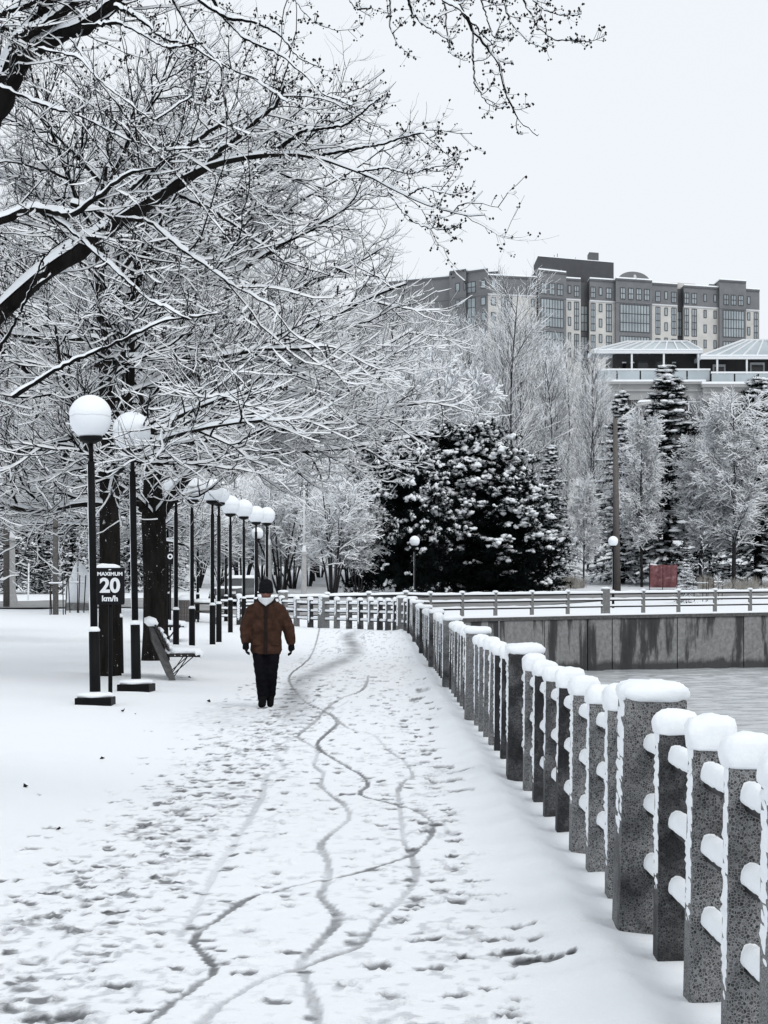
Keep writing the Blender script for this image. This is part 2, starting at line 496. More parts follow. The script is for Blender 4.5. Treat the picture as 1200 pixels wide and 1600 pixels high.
GZ += drift * (0.05 * (fbm(GX * 2.2, GY * 1.6, 61, 3) - 0.4) + 0.012 * (fbm(GX * 6, GY * 7, 66, 3) - .5)) + drift * 0.03
GZ += 0.012 * (fbm(GX * 1.6, GY * 1.1, 71, 3) - 0.5)
GZ += (drift * 0.022 + 0.030 * sstep(-2.2, -3.2, GX)) * (fbm(GX * 1.8 + GY * .6, GY * 3.2, 81, 4) - 0.5)
GZ += sstep(1.12, .98, 0) * 0 + 0.05 * np.exp(-((GX - VPX * GY - 1.02) / 0.12) ** 2) * (0.5 + fbm(GY * 1.3, GY * 0 + 2, 91, 3))
nr, nc = GX.shape
ii = np.arange((nr - 1) * (nc - 1)); r_, c_ = ii // (nc - 1), ii % (nc - 1)
b0 = r_ * nc + c_
Q = np.stack([b0, b0 + 1, b0 + nc + 1, b0 + nc], 1)
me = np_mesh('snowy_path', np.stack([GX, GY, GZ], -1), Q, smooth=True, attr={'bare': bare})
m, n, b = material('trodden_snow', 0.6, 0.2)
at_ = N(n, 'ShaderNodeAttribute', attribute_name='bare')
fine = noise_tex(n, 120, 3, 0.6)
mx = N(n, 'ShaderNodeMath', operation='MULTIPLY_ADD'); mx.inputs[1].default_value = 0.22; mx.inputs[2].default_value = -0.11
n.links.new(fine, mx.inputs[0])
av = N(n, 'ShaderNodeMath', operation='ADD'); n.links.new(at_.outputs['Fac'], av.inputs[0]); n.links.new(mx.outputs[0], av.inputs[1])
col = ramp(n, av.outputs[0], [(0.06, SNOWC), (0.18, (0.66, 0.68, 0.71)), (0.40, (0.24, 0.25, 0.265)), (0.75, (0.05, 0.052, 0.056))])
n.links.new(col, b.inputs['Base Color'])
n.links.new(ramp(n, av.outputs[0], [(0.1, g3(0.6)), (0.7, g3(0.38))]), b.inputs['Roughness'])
bump(n, b, noise_tex(n, 38, 8, 0.7), 0.5, 0.03)
M['trodden'] = m
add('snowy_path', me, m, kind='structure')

def grid_sheet(name, X, Y, Z, mat, kind='structure'):
    nr, nc = X.shape
    ii = np.arange((nr - 1) * (nc - 1)); r_, c_ = ii // (nc - 1), ii % (nc - 1)
    b0 = r_ * nc + c_
    me = np_mesh(name, np.stack([X, Y, Z], -1), np.stack([b0, b0 + 1, b0 + nc + 1, b0 + nc], 1), smooth=True)
    return add(name, me, mat, kind=kind)
M['snow_ground'] = snow_material('snow_ground', 14, 0.3)
# coarse snowfield left of the fine sheet, and the strip behind the camera
ys = np.concatenate([np.arange(-40, 20, 2.0), np.arange(20, 99.6, 0.75)]); ys[-1] = 99.5
xs = -8.8 - np.concatenate([np.arange(0, 22, 0.4), np.geomspace(22, 500, 40)])[::-1]
X, Y = np.meshgrid(xs, ys); grid_sheet('snow_field', X, Y, terrain(X, Y) - 0.012, M['snow_ground'])
ys = np.linspace(-40, 4.8, 12); u = np.linspace(0, 1, 12)
Y = np.repeat(ys[:, None], 12, 1); X = -8.9 + (edge(Y) + 8.9) * u; grid_sheet('near_snow', X, Y, terrain(X, Y) - 0.03, M['snow_ground'])
# far bank beyond the inlet
WA, WB = Vector((0.85, 99.5)), Vector((10.1, 108.0))
wdir = (Vector((20.7, 113.6)) - WB).normalized()
def wall_y(x):
    return np.where(x < 0.85, 99.5, np.where(x < 10.1, 99.5 + (x - .85) / 9.25 * 8.5, 108.0 + (x - 10.1) * 0.53))
xs = np.concatenate([-np.geomspace(12, 500, 30)[::-1], np.arange(-11, .85, 0.8), [0.85], np.arange(1.5, 40, 0.8), np.geomspace(41, 500, 30)])
ts = np.concatenate([np.linspace(0, 0.12, 60), np.linspace(0.125, 1, 40)])
X = np.repeat(xs[None, :], len(ts), 0)
Y = wall_y(X) + 800 * ts[:, None]
grid_sheet('far_bank', X, Y, terrain(X, Y), M['snow_ground'])

# road behind the trees' verge
def strip(name, pts, width, mat, lift):
    pts = np.array(pts, float); t = np.linspace(0, len(pts) - 1, 90)
    c = np.stack([np.interp(t, range(len(pts)), pts[:, 0]), np.interp(t, range(len(pts)), pts[:, 1])], 1)
    for _ in range(3): c[1:-1] = (c[:-2] + 2 * c[1:-1] + c[2:]) / 4
    tg = np.gradient(c, axis=0); tg /= np.linalg.norm(tg, axis=1)[:, None]
    nn = np.stack([-tg[:, 1], tg[:, 0]], 1)
    us = np.linspace(-width / 2, width / 2, 12)
    X = c[:, 0:1] + nn[:, 0:1] * us; Y = c[:, 1:2] + nn[:, 1:2] * us
    return grid_sheet(name, X, Y, terrain(X, Y) + lift, mat)
m, n, b = material('slushy_asphalt', 0.5, 0.4)
t = noise_tex(n, 0.8, 6, 0.6, sc=(0.25, 1.5, 1))
n.links.new(ramp(n, t, [(0.3, g3(0.16)), (0.55, g3(0.26)), (0.75, g3(0.5))]), b.inputs['Base Color'])
strip('road', [(-140, 88), (-70, 91), (-40, 93), (-24, 95), (-14, 97), (-6, 112), (2, 132), (12, 143), (24, 147), (60, 151), (140, 160)], 11, m, 0.05)

# water
m, n, b = material('canal_water', 0.18, 0.5)
b.inputs['IOR'].default_value = 1.33
b.inputs['Base Color'].default_value = (0.42, 0.44, 0.455, 1)
t1 = noise_tex(n, 3.0, 4, 0.62, sc=(0.6, 1.7, 1))
bump(n, b, t1, 0.25, 0.05)
M['water'] = m
xw = np.concatenate([np.arange(-3, 0, .5), np.arange(0, 22, .17), np.geomspace(22, 150, 26)])
yw = np.concatenate([np.linspace(-60, 36, 60), np.arange(36.2, 118, .15), np.linspace(118.5, 190, 14)])
X, Y = np.meshgrid(xw, yw)
wv = 0
for wl, am, an in ((2.6, .016, .25), (1.5, .013, -.35), (.85, .010, .15), (.55, .007, -.2), (.38, .005, .5)):
    ph_ = (X * math.sin(an) + Y * math.cos(an)) / wl * 6.283 + 5 * fbm(X / wl * .35, Y / wl * .5, int(wl * 100), 2)
    wv = wv + am * (1 - np.abs(np.sin(ph_ / 2))) * 2 * (.4 + 1.0 * vn(X / wl * .3, Y / wl * .3, int(wl * 77)))
wv = wv * sstep(30, 40, Y) * (1 - sstep(20, 22, X))
grid_sheet('canal_water', X, Y, -2.07 + wv * 1.7, m)

# stone face of the near bank
ys = np.concatenate([np.linspace(-40, 99.5, 90)])
Xe = edge(ys); Zt = terrain(Xe, ys)
V = []
for x, y, z in zip(Xe, ys, Zt):
    V += [(x - .02, y, z + .03), (x + .06, y, z + .0), (x + .06, y, -3.0)]
Q = [(3 * i + k, 3 * i + 3 + k, 3 * i + 4 + k, 3 * i + 1 + k) for i in range(len(ys) - 1) for k in (0, 1)]
add('canal_bank_face', np_mesh('canal_bank_face', V, Q), M['concrete_mid'], kind='structure')

# ------------------------------------------------------------------ far retaining wall and its railing
m, n, b = material('stained_concrete', 0.8, 0.2)
tc = N(n, 'ShaderNodeTexCoord')
tA = noise_tex(n, 0.9, 5, 0.6, 'Object', sc=(1.0, 1.0, 0.16))
tB = noise_tex(n, 5, 6, 0.65)
base = ramp(n, tB, [(0.3, g3(0.16)), (0.7, g3(0.29))])
st = ramp(n, tA, [(0.51, g3(0)), (0.57, g3(.85)), (.7, g3(1))])
base = mixc(n, st, base, (0.03, 0.03, 0.032))
sx = N(n, 'ShaderNodeSeparateXYZ'); n.links.new(tc.outputs['Object'], sx.inputs[0])
wz = N(n, 'ShaderNodeMath', operation='MULTIPLY_ADD'); wz.inputs[1].default_value = 1.1; n.links.new(tA, wz.inputs[0]); n.links.new(sx.outputs[2], wz.inputs[2])
# soaked band under the coping and at the waterline (a wet mark on the concrete itself)
topb = ramp(n, wz.outputs[0], [(0.0, g3(1)), (0.004, g3(0))])
mr = N(n, 'ShaderNodeMapRange'); mr.inputs[1].default_value = -1.2; mr.inputs[2].default_value = 1.8; n.links.new(wz.outputs[0], mr.inputs[0])
band = ramp(n, mr.outputs[0], [(0.0, g3(0.9)), (0.08, g3(0.0)), (0.74, g3(0.0)), (0.82, g3(0.8))])
base = mixc(n, band, base, (0.045, 0.045, 0.047))
n.links.new(base, b.inputs['Base Color']); bump(n, b, tB, 0.4, 0.03)
M['stained'] = m
wall = thing('retaining_wall', 'long stained concrete canal wall rising from the water across the inlet', 'wall')
cuts = [0.85, 3.2, 5.5, 7.8, 10.1, 11.4, 14.9, 18.6, 22.5, 27, 32, 38, 46]
def wall_top(x): return 0.60 + 0.0125 * x
for i in range(len(cuts) - 1):
    x0, x1 = cuts[i] + 0.02, cuts[i + 1] - 0.02
    y0, y1 = float(wall_y(x0)), float(wall_y(x1))
    z0, z1 = wall_top(x0) - .18, wall_top(x1) - .18
    mb = MB(); mb.hexa([(x0, y0, -3), (x1, y1, -3), (x1, y1 + .5, -3), (x0, y0 + .5, -3), (x0, y0, z0), (x1, y1, z1), (x1, y1 + .5, z1), (x0, y0 + .5, z0)])
    add('concrete_panel', mb.mesh('concrete_panel', bevel=0.02), M['stained'], wall)
    mb = MB(); mb.hexa([(x0 - .02, y0 - .08, z0), (x1 + .02, y1 - .08, z1), (x1 + .02, y1 + .6, z1), (x0 - .02, y0 + .6, z0), (x0 - .02, y0 - .08, z0 + .17), (x1 + .02, y1 - .08, z1 + .17), (x1 + .02, y1 + .6, z1 + .17), (x0 - .02, y0 + .6, z0 + .17)])
    add('coping', mb.mesh('coping'), M['concrete_dark'], wall)
    mb = MB(); mb.hexa([(x0 - .03, y0 - .04, z0 + .172), (x1 + .03, y1 - .04, z1 + .172), (x1 + .03, y1 + .9, z1 + .172), (x0 - .03, y0 + .9, z0 + .172), (x0 - .03, y0 + .0, z0 + .26), (x1 + .03, y1 + .0, z1 + .26), (x1 + .03, y1 + .9, z1 + .24), (x0 - .03, y0 + .9, z0 + .24)])
    add('snow', mb.mesh('snow'), M['snow'], wall, kind='stuff')

rail_f = thing('bridge_railing', 'low snow-topped railing with thin rails standing on the far canal wall', 'railing')
pxs = [672, 722, 774, 831, 887, 946, 1005, 1060, 1117, 1172, 1229, 1288, 1350]
stations = []
for px in pxs:
    k = (px - CX) / F
    # intersect the ray x = k*y with the wall line set back 0.45 m
    y = 104.0
    for _ in range(40): y = float(wall_y(k * y)) + 0.25
    stations.append((k * y, y, wall_top(k * y) + .05))
lefts = [(-6.6, 99.0), (-4.6, 99.3), (-2.6, 99.6), (-0.7, 99.8), (1.0, 99.9)]
stations = [(x, y, 0.56 + .04 * i) for i, (x, y) in enumerate(lefts)] + stations
pm = MB().hexa([(-.10, -.08, 0), (.10, -.08, 0), (.10, .08, 0), (-.10, .08, 0), (-.085, -.07, 1.12), (.085, -.07, 1.12), (.085, .07, 1.12), (-.085, .07, 1.12)]).mesh('post')
pb = MB().hexa([(-.22, -.16, 0), (.22, -.16, 0), (.22, .16, 0), (-.22, .16, 0), (-.21, -.15, 1.24), (.21, -.15, 1.24), (.21, .15, 1.24), (-.21, .15, 1.24)]).mesh('post')
sm = MB().lathe([(.13, 0), (.15, .04), (.13, .09), (.06, .12)], 10).mesh('snow', True)
for i, (x, y, z) in enumerate(stations):
    bigp = pxs[i - 5] == 946 if i >= 5 else i == 1
    p = add('post', pb if bigp else pm, M['concrete_mid'], rail_f, (x, y, z))
    add('snow', sm, M['snow'], p, (0, 0, 1.235 if bigp else 1.115), scale=(1.7, 1.3, 1) if bigp else None, kind='stuff')
for i in range(len(stations) - 1):
    a, c = Vector(stations[i]), Vector(stations[i + 1])
    for h in (0.36, 0.68, 1.0):
        sag = Vector((0, 0, 0))
        q = add('rail', MB().bar(a + Vector((0, 0, h)), c + Vector((0, 0, h)), .06, .07).mesh('rail'), M['iron'], rail_f)
        # snow on the rail, in a slightly uneven ridge
        n_ = 7; vs = []; fs = []
        for k in range(n_):
            t = k / (n_ - 1); c0 = a.lerp(c, t) + Vector((0, 0, h + .036))
            hh = (.10 + .05 * random.random()) * (1.0 if h > .9 else 0.75)
            for dy, dz in ((-.05, 0), (-.055, hh * .5), (0, hh), (.055, hh * .5), (.05, 0)):
                vs.append(c0 + Vector((0, dy, dz)))
        for k in range(n_ - 1):
            for j in range(4): fs.append((k * 5 + j, k * 5 + j + 1, k * 5 + j + 6, k * 5 + j + 5))
        add('snow', MB().add(vs, fs).mesh('snow', True), M['snow'], q, kind='stuff')

# ------------------------------------------------------------------ near granite railing
fence = thing('canal_railing', 'dark pebbled concrete post railing with snow-capped posts running along the canal path', 'railing')
def post_mesh(w, dpt, h, name='post'):
    mb = MB()
    e = 0.012
    mb.hexa([(-w / 2 - e, -dpt / 2 - e, -.12), (w / 2 + e, -dpt / 2 - e, -.12), (w / 2 + e, dpt / 2 + e, -.12), (-w / 2 - e, dpt / 2 + e, -.12), (-w / 2, -dpt / 2, h), (w / 2, -dpt / 2, h), (w / 2, dpt / 2, h), (-w / 2, dpt / 2, h)])
    return mb.mesh(name, bevel=0.007)
def cap_mesh(w, dpt, h, seed, th=0.10):
    prof = [(.95, -.012), (1.0, -.004), (1.045, .018), (1.06, .045), (1.02, .072), (.90, .094), (.66, .108), (.34, .114), (.02, .116)]
    n_ = 48; vs = []; fs = []
    for r, z in prof:
        for k in range(n_):
            g = 2 * math.pi * k / n_
            c, s_ = math.cos(g), math.sin(g)
            ex = 0.5
            x = math.copysign(abs(c) ** ex, c); y = math.copysign(abs(s_) ** ex, s_)
            p = Vector((x * (w / 2 + .006) * r, y * (dpt / 2 + .006) * r, h + z * th / .10))
            if r > .6:
                p.x += math.copysign(.020, x) * (r - .6); p.y += math.copysign(.016, y) * (r - .6)
            nz = mnoise.noise(p * 14 + Vector((seed * 7, seed, 0))); nz2 = mnoise.noise(p * 45 + Vector((seed, 0, 5)))
            p += Vector((x, y, 0.8)) * (nz * .013 + nz2 * .005) * (1.0 if z > .0 else .8)
            vs.append(p)
    for i in range(len(prof) - 1):
        for k in range(n_): fs.append((i * n_ + k, i * n_ + (k + 1) % n_, (i + 1) * n_ + (k + 1) % n_, (i + 1) * n_ + k))
    fs.append(tuple((len(prof) - 1) * n_ + k for k in range(n_))); fs.append(tuple(range(n_ - 1, -1, -1)))
    return MB().add(vs, fs).mesh('snow_cap', True)
def crust_mesh(w, dpt, h, seed):
    """snow blown against the path side of a post"""
    ny, nz_ = 5, 64; vs = []; fs = []
    low = (0.22, 0.50, 0.36)[seed % 3] * h
    for i in range(nz_):
        z = -.02 + (h + .03) * i / (nz_ - 1)
        for j in range(ny):
            y = dpt / 2 * (-0.97 + 1.9 * j / (ny - 1))
            q = Vector((seed * 9.1, y * 30, z * 30))
            th = 0.5 + 0.9 * mnoise.noise(q) + 0.5 * mnoise.noise(q * 2.7)
            th *= min(1, max(0, (z - low) / (0.25 * h) + 0.45)) * math.sin(math.pi * j / (ny - 1)) ** .7
            th += .8 * mnoise.noise(q * 5.1) * (th > .1)
            t = max(-0.003, .0165 * th - .004) if 0 < j < ny - 1 else -.003
            vs.append((-w / 2 - t - .001 - 0.012 * (1 - z / h), y, z))
    for i in range(nz_ - 1):
        for j in range(ny - 1): fs.append((i * ny + j, i * ny + j + 1, (i + 1) * ny + j + 1, (i + 1) * ny + j))
    return MB().add(vs, fs).mesh('snow_crust', True)
SW, SH, BW, BH = 0.155, 1.0, 0.29, 1.10
p_small, p_big = post_mesh(SW, 0.14, SH), post_mesh(BW, 0.30, BH)
caps_s = [cap_mesh(SW, 0.14, SH, s, .085 + .012 * (s % 3)) for s in range(6)]
caps_b = [cap_mesh(BW, 0.30, BH, s + 9, .075) for s in range(3)]
crust_s = [crust_mesh(SW, 0.14, SH, s) for s in range(3)]
crust_b = [crust_mesh(BW, 0.30, BH, s) for s in range(3)]
def rail_snow(L, seed):
    n_, k_ = 16, 14; vs = []; fs = []
    for i in range(n_):
        t = i / (n_ - 1) - .5
        for k in range(k_):
            g = 2 * math.pi * k / k_
            x, z = .043 * math.cos(g), .016 + (.060 if math.sin(g) > 0 else .030) * math.sin(g)
            q = Vector((x * 20, t * L * 14, z * 20 + seed * 5))
            e = mnoise.noise(q) * .009 + mnoise.noise(q * 2.6) * .004
            vs.append((x * (1 + e * 12), t * L, z + e))
    for i in range(n_ - 1):
        for k in range(k_): fs.append((i * k_ + k, i * k_ + (k + 1) % k_, (i + 1) * k_ + (k + 1) % k_, (i + 1) * k_ + k))
    fs.append(tuple(range(k_))); fs.append(tuple((n_ - 1) * k_ + k_ - 1 - k for k in range(k_)))
    return MB().add(vs, fs).mesh('snow', True)
rail_m = MB().cyl((0, -.5, -.008), (0, .5, -.008), .030, n=10).mesh('rail', True)
rsn = [rail_snow(1.0, s) for s in range(4)]
# stations along the railing: (x, y, is_big)
st_list = []
y = 10.34
near = []
k = 0
while y > 4.2:
    near.append((y, k % 8 == 0)); y -= (0.92, 0.92, 0.90, 0.76)[min(k, 3)]; k += 1
st_list = near[::-1]
y = 10.34; k = 0
while y < 68.2:
    y += 1.02; k += 1
    st_list.append((y, k % 8 == 0))
st_list = [(float(fx(y)), y, b_) for y, b_ in st_list]
P0, P1, P2 = Vector((float(fx(y)), y)), Vector((.72, 74.6)), Vector((-3.8, 80.0))
lastp = P0.copy(); acc = 0
pts = [P0 * (1 - t) ** 2 + P1 * (2 * t * (1 - t)) + P2 * t * t for t in np.linspace(0, 1, 200)] + [P2.lerp(Vector((-6.6, 81.2)), t) for t in np.linspace(0, 1, 60)]
for q in pts:
    acc += (q - lastp).length; lastp = q
    if acc >= 0.86:
        acc = 0; k += 1; st_list.append((q.x, q.y, k % 8 == 4))
prev = None
for i, (x, y, bigp) in enumerate(st_list):
    nx = st_list[min(i + 1, len(st_list) - 1)]; pv = st_list[max(i - 1, 0)]
    ang = math.atan2(nx[1] - pv[1], nx[0] - pv[0]) - math.pi / 2
    z = tz(x, y) + (0.02 if y < 12 else 0)
    o = add('post', p_big if bigp else p_small, M['aggregate'], fence, (x, y, z), rot=(random.gauss(0, .004), random.gauss(0, .006), ang + random.gauss(0, .012)))
    add('snow_cap', (caps_b if bigp else caps_s)[i % (3 if bigp else 6)], M['snow'], o, kind='stuff')
    add('snow_crust', (crust_b if bigp else crust_s)[(i * 5 + i // 3) % 3], M['snow'], o, kind='stuff')
    if prev is not None:
        px_, py_, pz_, pb_ = prev
        d = Vector((x - px_, y - py_)); L = d.length - (.3 if bigp else .14) / 2 - (.3 if pb_ else .14) / 2 + .01
        u = d.normalized(); s0 = (.3 if pb_ else .14) / 2
        mid = Vector((px_, py_)) + u * (s0 + L / 2 - .005)
        for h in (.31, .59, .87):
            rr = add('rail', rail_m, M['iron'], fence, (mid.x, mid.y, (z + pz_) / 2 + h), rot=(math.atan2(z - pz_, d.length), 0, math.atan2(u.y, u.x) - math.pi / 2), scale=(1, L, 1))
            add('snow', rsn[random.randrange(4)], M['snow'], rr, kind='stuff')
    prev = (x, y, z, bigp)

# ------------------------------------------------------------------ branch geometry
def nrm(v): return v / np.maximum(np.linalg.norm(v, axis=-1, keepdims=True), 1e-9)
ZV = np.array([0, 0, 1.0])
class Geo:
    def __init__(s): s.V, s.Q, s.T, s.n = [], [], [], 0
    def add(s, V, Q=None, T=None):
        V = V.reshape(-1, 3)
        if Q is not None and len(Q): s.Q.append(Q + s.n)
        if T is not None and len(T): s.T.append(T + s.n)
        s.V.append(V); s.n += len(V)
    def mesh(s, name, smooth=True):
        return np_mesh(name, np.concatenate(s.V), np.concatenate(s.Q) if s.Q else None, np.concatenate(s.T) if s.T else None, smooth)
def strips(B, K, m, closed):
    mm = m if closed else m - 1
    b, i, j = np.meshgrid(np.arange(B), np.arange(K - 1), np.arange(mm), indexing='ij')
    o = b * K * m + i * m
    j2 = (j + 1) % m
    return np.stack([o + j, o + j2, o + m + j2, o + m + j], -1).reshape(-1, 4)
def frames(P):
    T = nrm(np.gradient(P, axis=1))
    return T
def tubes(g, P, R, n):
    B, K = P.shape[:2]
    T = frames(P)
    mt = np.abs(T.mean(1)); ref = np.eye(3)[np.argmin(mt, 1)][:, None, :]
    S1 = nrm(np.cross(T, np.broadcast_to(ref, T.shape))); S2 = np.cross(S1, T)
    a = 2 * np.pi * np.arange(n) / n
    V = P[:, :, None, :] + R[:, :, None, None] * (np.cos(a)[:, None] * S1[:, :, None, :] + np.sin(a)[:, None] * S2[:, :, None, :])
    g.add(V, strips(B, K, n, True))
def snow_on(g, r, P, R, th, wadd=0.004, m=3, cover=1.0, lo=0.3, hi=0.7):
    B, K = P.shape[:2]
    T = frames(P)
    sd = np.cross(T, ZV); hl = np.linalg.norm(sd, axis=-1, keepdims=True); sd = sd / np.maximum(hl, 1e-3); up = np.cross(sd, T)
    amt = sstep(lo, hi, hl)
    lump = (0.72 + 0.5 * r.random((B, K, 1)))
    if cover < 1:
        cv_ = r.random((B, K, 1)); cv_[:, 1:] = .6 * cv_[:, :-1] + .4 * cv_[:, 1:]
        lump = lump * sstep(np.quantile(cv_, 1 - cover) - .04, np.quantile(cv_, 1 - cover) + .04, cv_)
    h = th * amt * lump
    w = (R[..., None] * 1.12 + wadd) * (0.35 + 0.65 * amt)
    Rr = R[..., None]
    if m == 3: pts = [(-w, Rr * 0.45), (0 * w, Rr + h), (w, Rr * 0.45)]
    else: pts = [(-w, Rr * 0.25), (-w * .95, Rr * .7 + h * .55), (0 * w, Rr + h), (w * .95, Rr * .7 + h * .55), (w, Rr * 0.25)]
    V = np.stack([P + sd * x + up * z for x, z in pts], 2)
    g.add(V, strips(B, K, m, False))
def grow(r, P, R, nch, t0, t1, a0, a1, L0, L1, K, rr, tip=0.35, up=(0, 0), wob=0.1, zf=1.0, decay=0.45, keep=1.0, bias=None):
    B, K0 = P.shape[:2]
    pi = np.repeat(np.arange(B), nch); j = np.tile(np.arange(nch), B)
    if keep < 1:
        k = r.random(len(pi)) < keep; pi, j = pi[k], j[k]
    n_ = len(pi)
    t = t0 + (t1 - t0) * (j + r.random(n_)) / nch
    s = t * (K0 - 1); i0 = np.clip(np.floor(s).astype(int), 0, K0 - 2); f = (s - i0)[:, None]
    pos = P[pi, i0] * (1 - f) + P[pi, i0 + 1] * f
    T = nrm(P[pi, i0 + 1] - P[pi, i0]); rad = R[pi, i0] * (1 - f[:, 0]) + R[pi, i0 + 1] * f[:, 0]
    ref = np.where(np.abs(T[:, 2:3]) < 0.9, ZV, np.array([1.0, 0, 0]))
    U = nrm(np.cross(T, ref)); W_ = np.cross(U, T)
    phi = j * 2.4 + (r.random(B) * 6.28)[pi] + r.normal(0, .5, n_)
    a = r.uniform(a0, a1, n_)
    d = np.cos(a)[:, None] * T + np.sin(a)[:, None] * (np.cos(phi)[:, None] * U + np.sin(phi)[:, None] * W_)
    d[:, 2] *= zf
    if bias is not None: d += np.asarray(bias)
    d = nrm(d)
    L = r.uniform(L0, L1, n_) * (1 - decay * t)
    seg = (L / (K - 1))[:, None]
    pts = [pos]
    for i in range(K - 1):
        u = up[0] + (up[1] - up[0]) * i / max(1, K - 2)
        d = nrm(d + u * ZV + wob * r.normal(0, 1, (n_, 3)))
        pts.append(pts[-1] + d * seg)
    P2 = np.stack(pts, 1)
    r0 = np.minimum(rad * .8, rr * (L / L1) ** .7 * r.uniform(.85, 1.15, n_))
    R2 = r0[:, None] * np.linspace(1, tip, K)[None, :]
    return P2, R2
def resample(pts, K, radii):
    pts = np.asarray(pts, float)
    ds = np.r_[0, np.cumsum(np.linalg.norm(np.diff(pts, axis=0), axis=1))]; u = np.linspace(0, ds[-1], K)
    Q = np.stack([np.interp(u, ds, pts[:, k]) for k in range(3)], 1)
    for _ in range(2): Q[1:-1] = (Q[:-2] + 2 * Q[1:-1] + Q[2:]) / 4
    return Q[None], np.interp(u, ds, radii)[None]

def tree_object(name, label, cat, loc, meshes, mats, group=None, rz=0):
    """meshes: trunk, trunk_snow, crown, crown_snow"""
    t = thing(name, label, cat, loc, rz, group)
    a = add('trunk', meshes[0], mats[0], t)
    if meshes[1]: add('snow', meshes[1], mats[2], a, kind='stuff')
    if meshes[2]:
        c = add('crown', meshes[2], mats[1], t)
        if meshes[3]: add('snow', meshes[3], mats[2], c, kind='stuff')
    return t

# ------------------------------------------------------------------ the two maples beside the lamps
def maple(seed, trunk, radii, H, reach, L1n, dens=1.0, bias=None, extra=()):
    r = np.random.default_rng(seed)
    P0, R0 = resample(trunk, 14, radii)
    gt, gs, gc, gcs = Geo(), Geo(), Geo(), Geo()
    tubes(gt, P0, R0, 12); snow_on(gs, r, P0, R0 * .9, .03, 0.0, 5)
    # spreading lower limbs, rising leaders above
    A, RA = grow(r, P0, R0, L1n, .38, .74, 1.05, 1.5, reach * .7, reach, 12, .075, .30, (.02, .03), .075, .75, .25, bias=bias)
    Bq, RB = grow(r, P0, R0, int(L1n * .8), .62, 1.0, .35, .95, reach * .6, reach * .95, 12, .065, .30, (.03, .05), .075, 1, .3, bias=bias)
    A = np.concatenate([A, Bq]); RA = np.concatenate([RA, RB])
    for pts, rd in extra:
        q, w = resample(pts, 12, rd); A = np.concatenate([A, q]); RA = np.concatenate([RA, w])
    tubes(gt, A, RA, 8); snow_on(gs, r, A, RA, .05, .006, 5)
    L2, R2 = grow(r, A, RA, 11, .12, 1, .35, 1.0, reach * .28, reach * .5, 11, .034, .3, (.0, .06), .13, .65, .4)
    tubes(gc, L2, R2, 5); snow_on(gcs, r, L2, R2, .034, .001, 3, lo=.4, hi=.8)
    L3, R3 = grow(r, L2, R2, int(8 * dens), .1, 1, .4, 1.05, reach * .13, reach * .26, 8, .019, .4, (.0, .10), .14, .7, .4)
    tubes(gc, L3, R3, 3); snow_on(gcs, r, L3, R3, .023, .001, 3, lo=.45, hi=.85, cover=.9)
    L4, R4 = grow(r, L3, R3, 4, .15, 1, .4, 1.0, .35, .85, 5, .0125, .5, (.05, .22), .14, .8, .4, keep=.85)
    tubes(gc, L4, R4, 3); snow_on(gcs, r, L4, R4, .017, .001, 3, cover=.75, lo=.5, hi=.9)
    return gt.mesh('trunk'), gs.mesh('snow'), gc.mesh('crown'), gcs.mesh('snow')

def rel(base, pts): return [Vector(p) - base for p in pts]
bA = hit(170, 1056); dA = bA.y
tA = rel(bA, [bA - Vector((0, 0, .15)), at(170, 1000, dA), at(172, 900, dA), at(170, 800, dA), at(171, 700, dA), at(168, 600, dA), at(160, 500, dA + .3), at(150, 380, dA + .5), at(165, 260, dA + .4)])
lowA = (rel(bA, [at(168, 790, dA), at(140, 782, dA - .2), at(95, 792, dA - .5), at(50, 802, dA - .9), at(15, 790, dA - 1.2), at(-40, 770, dA - 1.6)]), [.07, .06, .055, .045, .04, .03])
lowA2 = (rel(bA, [at(172, 745, dA), at(190, 722, dA - 2), at(215, 706, dA - 3.5), at(255, 684, dA - 5), at(330, 664, dA - 6), at(420, 655, dA - 7)]), [.06, .05, .042, .035, .025, .015])
lowA3 = (rel(bA, [at(168, 720, dA), at(185, 700, dA - 1.5), at(230, 676, dA - 3.6), at(300, 640, dA - 5), at(380, 610, dA - 6)]), [.06, .05, .042, .03, .015])
forkA = (rel(bA, [at(172, 700, dA), at(195, 640, dA + .2), at(205, 600, dA + .3), at(200, 540, dA + .4), at(215, 440, dA + .6), at(240, 330, dA + .6)]), [.15, .13, .11, .09, .06, .04])
msA = maple(11, tA, [.23, .19, .175, .17, .16, .13, .10, .07, .04], 11, 5.2, 11, 1.0, extra=(lowA, forkA, lowA2, lowA3))
tree_object('maple_tree', 'tall dark maple trunk just behind the speed limit sign, snow along its spreading limbs', 'tree', bA, msA, (M['bark_fleck'], M['twig'], M['snow']), 'maples beside the path')
bB = hit(243, 1032); dB = bB.y
tB = rel(bB, [bB - Vector((0, 0, .15)), at(243, 1000, dB), at(244, 900, dB), at(240, 815, dB), at(236, 740, dB), at(238, 640, dB), at(250, 540, dB + .3), at(262, 420, dB), at(280, 300, dB)])
fk1 = (rel(bB, [at(246, 812, dB), at(262, 790, dB - .3), at(275, 765, dB - .6), at(300, 735, dB - 1), at(350, 700, dB - 1.4), at(430, 660, dB - 1.8), at(520, 640, dB - 2)]), [.14, .11, .10, .085, .06, .045, .03])
fk2 = (rel(bB, [at(238, 815, dB), at(222, 790, dB - .4), at(200, 770, dB - .8), at(160, 745, dB - 1.2), at(110, 730, dB - 1.5)]), [.12, .10, .08, .06, .04])
